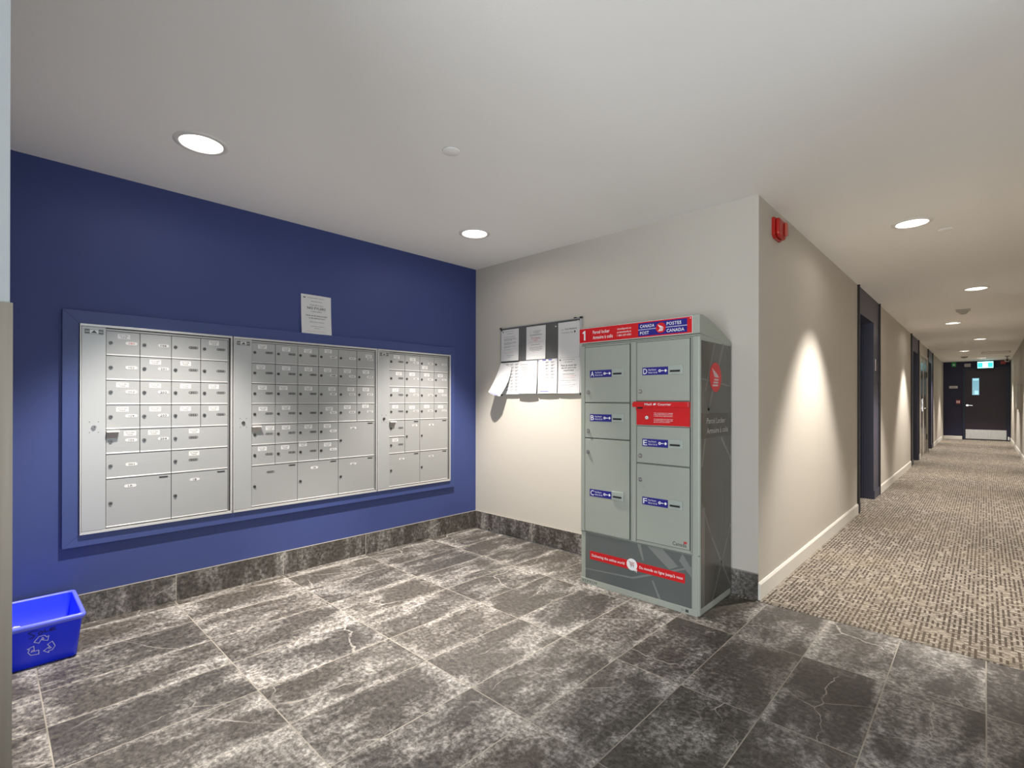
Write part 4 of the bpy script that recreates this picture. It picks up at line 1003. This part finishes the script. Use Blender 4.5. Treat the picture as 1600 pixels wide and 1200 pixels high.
# ================================================================= small corridor items
def wall_sign(fr, loc, w, h, m, label, cat, draw=None, name='wall_sign'):
    mb = MB(fr).box(-w/2, w/2, 0, h, 0.0, 0.006, m)
    if draw: draw(mb, w, h)
    o = mb.build(name); o.location = loc; tag(o, label, cat); return o
wall_sign('x', (CX+0.004, 7.56, 1.575), 0.05, 0.14, SIGNW, 'small pale unit number sign beside the nearest navy door', 'sign')
wall_sign('y', (-0.725, EY, 1.604), 0.20, 0.078, SIGNW, 'pale rectangular sign on the dark end wall left of the door', 'sign', lambda k, w, h: k.lines(-0.06, 0.06, 0.04, 0.010, 0.0064, GREYINK, R, 'c', 1, 0.03))
wall_sign('y', (-0.715, EY, 2.292), 0.105, 0.132, EGREEN, 'small green pictogram sign high on the end wall', 'sign', lambda k, w, h: k.poly([(-0.028, 0.04), (0.03, 0.04), (0.014, 0.08), (-0.012, 0.085)], 0.0064, LWHITE))
wall_sign('y', (-0.395, EY, 2.275), 0.145, 0.095, SIGNW, 'small pale sign above the end door, left of the exit sign', 'sign', lambda k, w, h: k.lines(-0.05, 0.05, 0.05, 0.010, 0.0064, GREYINK, R, 'c', 1, 0.03))
e = empty('fire_pull_station', (-0.614, EY, 1.115)); tag(e, 'red and white fire alarm pull station left of the end door', 'fire alarm')
MB('y').box(-0.052, 0.052, 0, 0.125, 0, 0.035, REDPL).build('housing', e, bevel=0.004)
MB('y').box(-0.036, -0.010, 0.03, 0.10, 0.035, 0.045, LWHITE).box(0.010, 0.036, 0.03, 0.10, 0.035, 0.045, LWHITE).build('pull_handle', e)
# end door
e = empty('door_5', (0.014, EY, 0)); struct(e, 'dark door with steel kick plate at the corridor end')
dq = lambda a: a-0.014
MB('y').box(dq(-0.505), dq(-0.452), 0, 2.25, 0, 0.03, NAVYD).box(dq(0.480), dq(0.545), 0, 2.25, 0, 0.03, NAVYD).box(dq(-0.452), dq(0.480), 2.20, 2.25, 0, 0.03, NAVYD).build('door_frame', e)
lf = MB('y').box(dq(-0.449), dq(0.477), 0.02, 2.197, 0.0, 0.012, EDARK).build('door_leaf', e)
MB('y').box(dq(-0.440), dq(0.468), 0.035, 0.322, 0.012, 0.0145, KICK).build('kick_plate', lf)
w_ = MB('y').box(dq(-0.300), dq(-0.118), 1.385, 1.925, 0.012, 0.018, EDARK).build('window_bead', lf)
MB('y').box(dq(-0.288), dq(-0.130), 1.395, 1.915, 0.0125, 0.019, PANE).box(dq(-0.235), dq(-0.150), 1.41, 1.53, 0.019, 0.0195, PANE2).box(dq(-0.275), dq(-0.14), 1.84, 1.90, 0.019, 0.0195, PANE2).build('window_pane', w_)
MB('y').disc(dq(-0.400), 1.072, 0.034, 0.012, 0.022, CHROME, 20).box(dq(-0.41), dq(-0.275), 1.062, 1.082, 0.055, 0.070, CHROME).box(dq(-0.41), dq(-0.39), 1.062, 1.082, 0.022, 0.060, CHROME).build('lever_handle', lf, bevel=0.003)
wall_sign('y', (0.515, EY-0.03, 0.03), 0.035, 0.10, CHROME, 'small chrome door stop at the foot of the end door frame', 'door stop', name='door_stop')
# exit sign
e = empty('exit_sign', (0.008, 20.8, 2.20)); tag(e, 'glowing teal exit sign hung in front of the end door', 'exit sign')
MB('y').box(-0.180, 0.180, 0.0, 0.205, -0.03, 0.03, TRIMD).build('housing', e, bevel=0.003)
MB('y').box(-0.09, 0.09, 0.205, 0.24, -0.02, 0.02, TRIMD).build('ceiling_mount', e)
f = MB('y').rect(-0.172, 0.172, 0.008, 0.197, 0.0305, GLOWC).rect(-0.165, -0.060, 0.030, 0.165, 0.031, GLOWT).rect(0.055, 0.160, 0.030, 0.165, 0.031, GLOWT).rect(-0.052, 0.046, 0.012, 0.19, 0.031, GLOWW)
f.disc(0.010, 0.150, 0.011, 0.0312, 0.0314, BLACK, 12).stroke([(0.004, 0.135), (-0.010, 0.090), (0.012, 0.065), (0.004, 0.035)], 0.012, 0.0315, BLACK).stroke([(-0.010, 0.090), (-0.024, 0.062), (-0.040, 0.060)], 0.010, 0.0315, BLACK).stroke([(0.002, 0.130), (-0.022, 0.118), (-0.030, 0.098)], 0.008, 0.0315, BLACK).stroke([(0.002, 0.130), (0.022, 0.108), (0.036, 0.116)], 0.008, 0.0315, BLACK)
f.build('sign_face', e)
# security camera, ceiling hatch, heat sensor
e = empty('security_camera', (0.44, 19.2, H)); tag(e, 'small bracketed security camera at the right end of the corridor ceiling', 'camera')
MB().lathe([(0.0001, -0.02), (0.05, -0.02), (0.05, 0.0)], 0, 0, DETW, 20).build('mount', e)
MB().box(-0.015, 0.015, -0.015, 0.015, -0.09, -0.02, DETW).build('bracket', e)
MB().box(-0.045, 0.045, -0.10, 0.07, -0.16, -0.085, DETW).build('housing', e, bevel=0.010)
MB('y').disc(0, -0.122, 0.026, 0.10, 0.108, BLACK, 16).build('lens', e)
h_ = MB()
for a in ((-0.30, 0.30, -0.012, 0.0), ): pass
h_.box(-0.25, 0.25, -0.25, 0.25, -0.003, 0.0, CEIL)
for x0, x1, y0, y1 in ((-0.26, 0.26, -0.262, -0.25), (-0.26, 0.26, 0.25, 0.262), (-0.262, -0.25, -0.25, 0.25), (0.25, 0.262, -0.25, 0.25)): h_.box(x0, x1, y0, y1, -0.008, 0.0, DETD)
o = h_.build('access_hatch'); o.location = (0.20, 17.6, H); tag(o, 'square access hatch outlined in the far corridor ceiling', 'ceiling hatch')
o = MB().lathe([(0.0001, -0.045), (0.020, -0.040), (0.028, -0.02), (0.030, 0.0)], 0, 0, LWHITE, 20).build('ceiling_sensor'); o.location = (0.075, 17.05, H); tag(o, 'tiny white ceiling sensor left of the access hatch', 'sensor')
e = empty('fire_strobe', (0.40, EY, 2.32)); tag(e, 'small red strobe unit at the top right of the end wall', 'fire alarm')  # red fire alarm strobe, without a bell
MB('y').box(-0.06, 0.06, 0, 0.10, 0, 0.03, REDPL).build('housing', e, bevel=0.004)
MB('y').box(-0.03, 0.03, 0.02, 0.07, 0.03, 0.045, REDLENS).build('strobe_lens', e)
# hose cabinet on the right wall
e = empty('hose_cabinet', (RX, 15.9, 1.02)); tag(e, 'shallow beige cabinet on the far right corridor wall', 'cabinet')
MB('w').box(-0.48, 0.48, 0, 0.56, 0, 0.04, BEIGEF).build('cabinet_frame', e, bevel=0.003)
MB('w').box(-0.44, 0.44, 0.04, 0.52, 0.04, 0.047, TRIMW).build('cabinet_door', e)
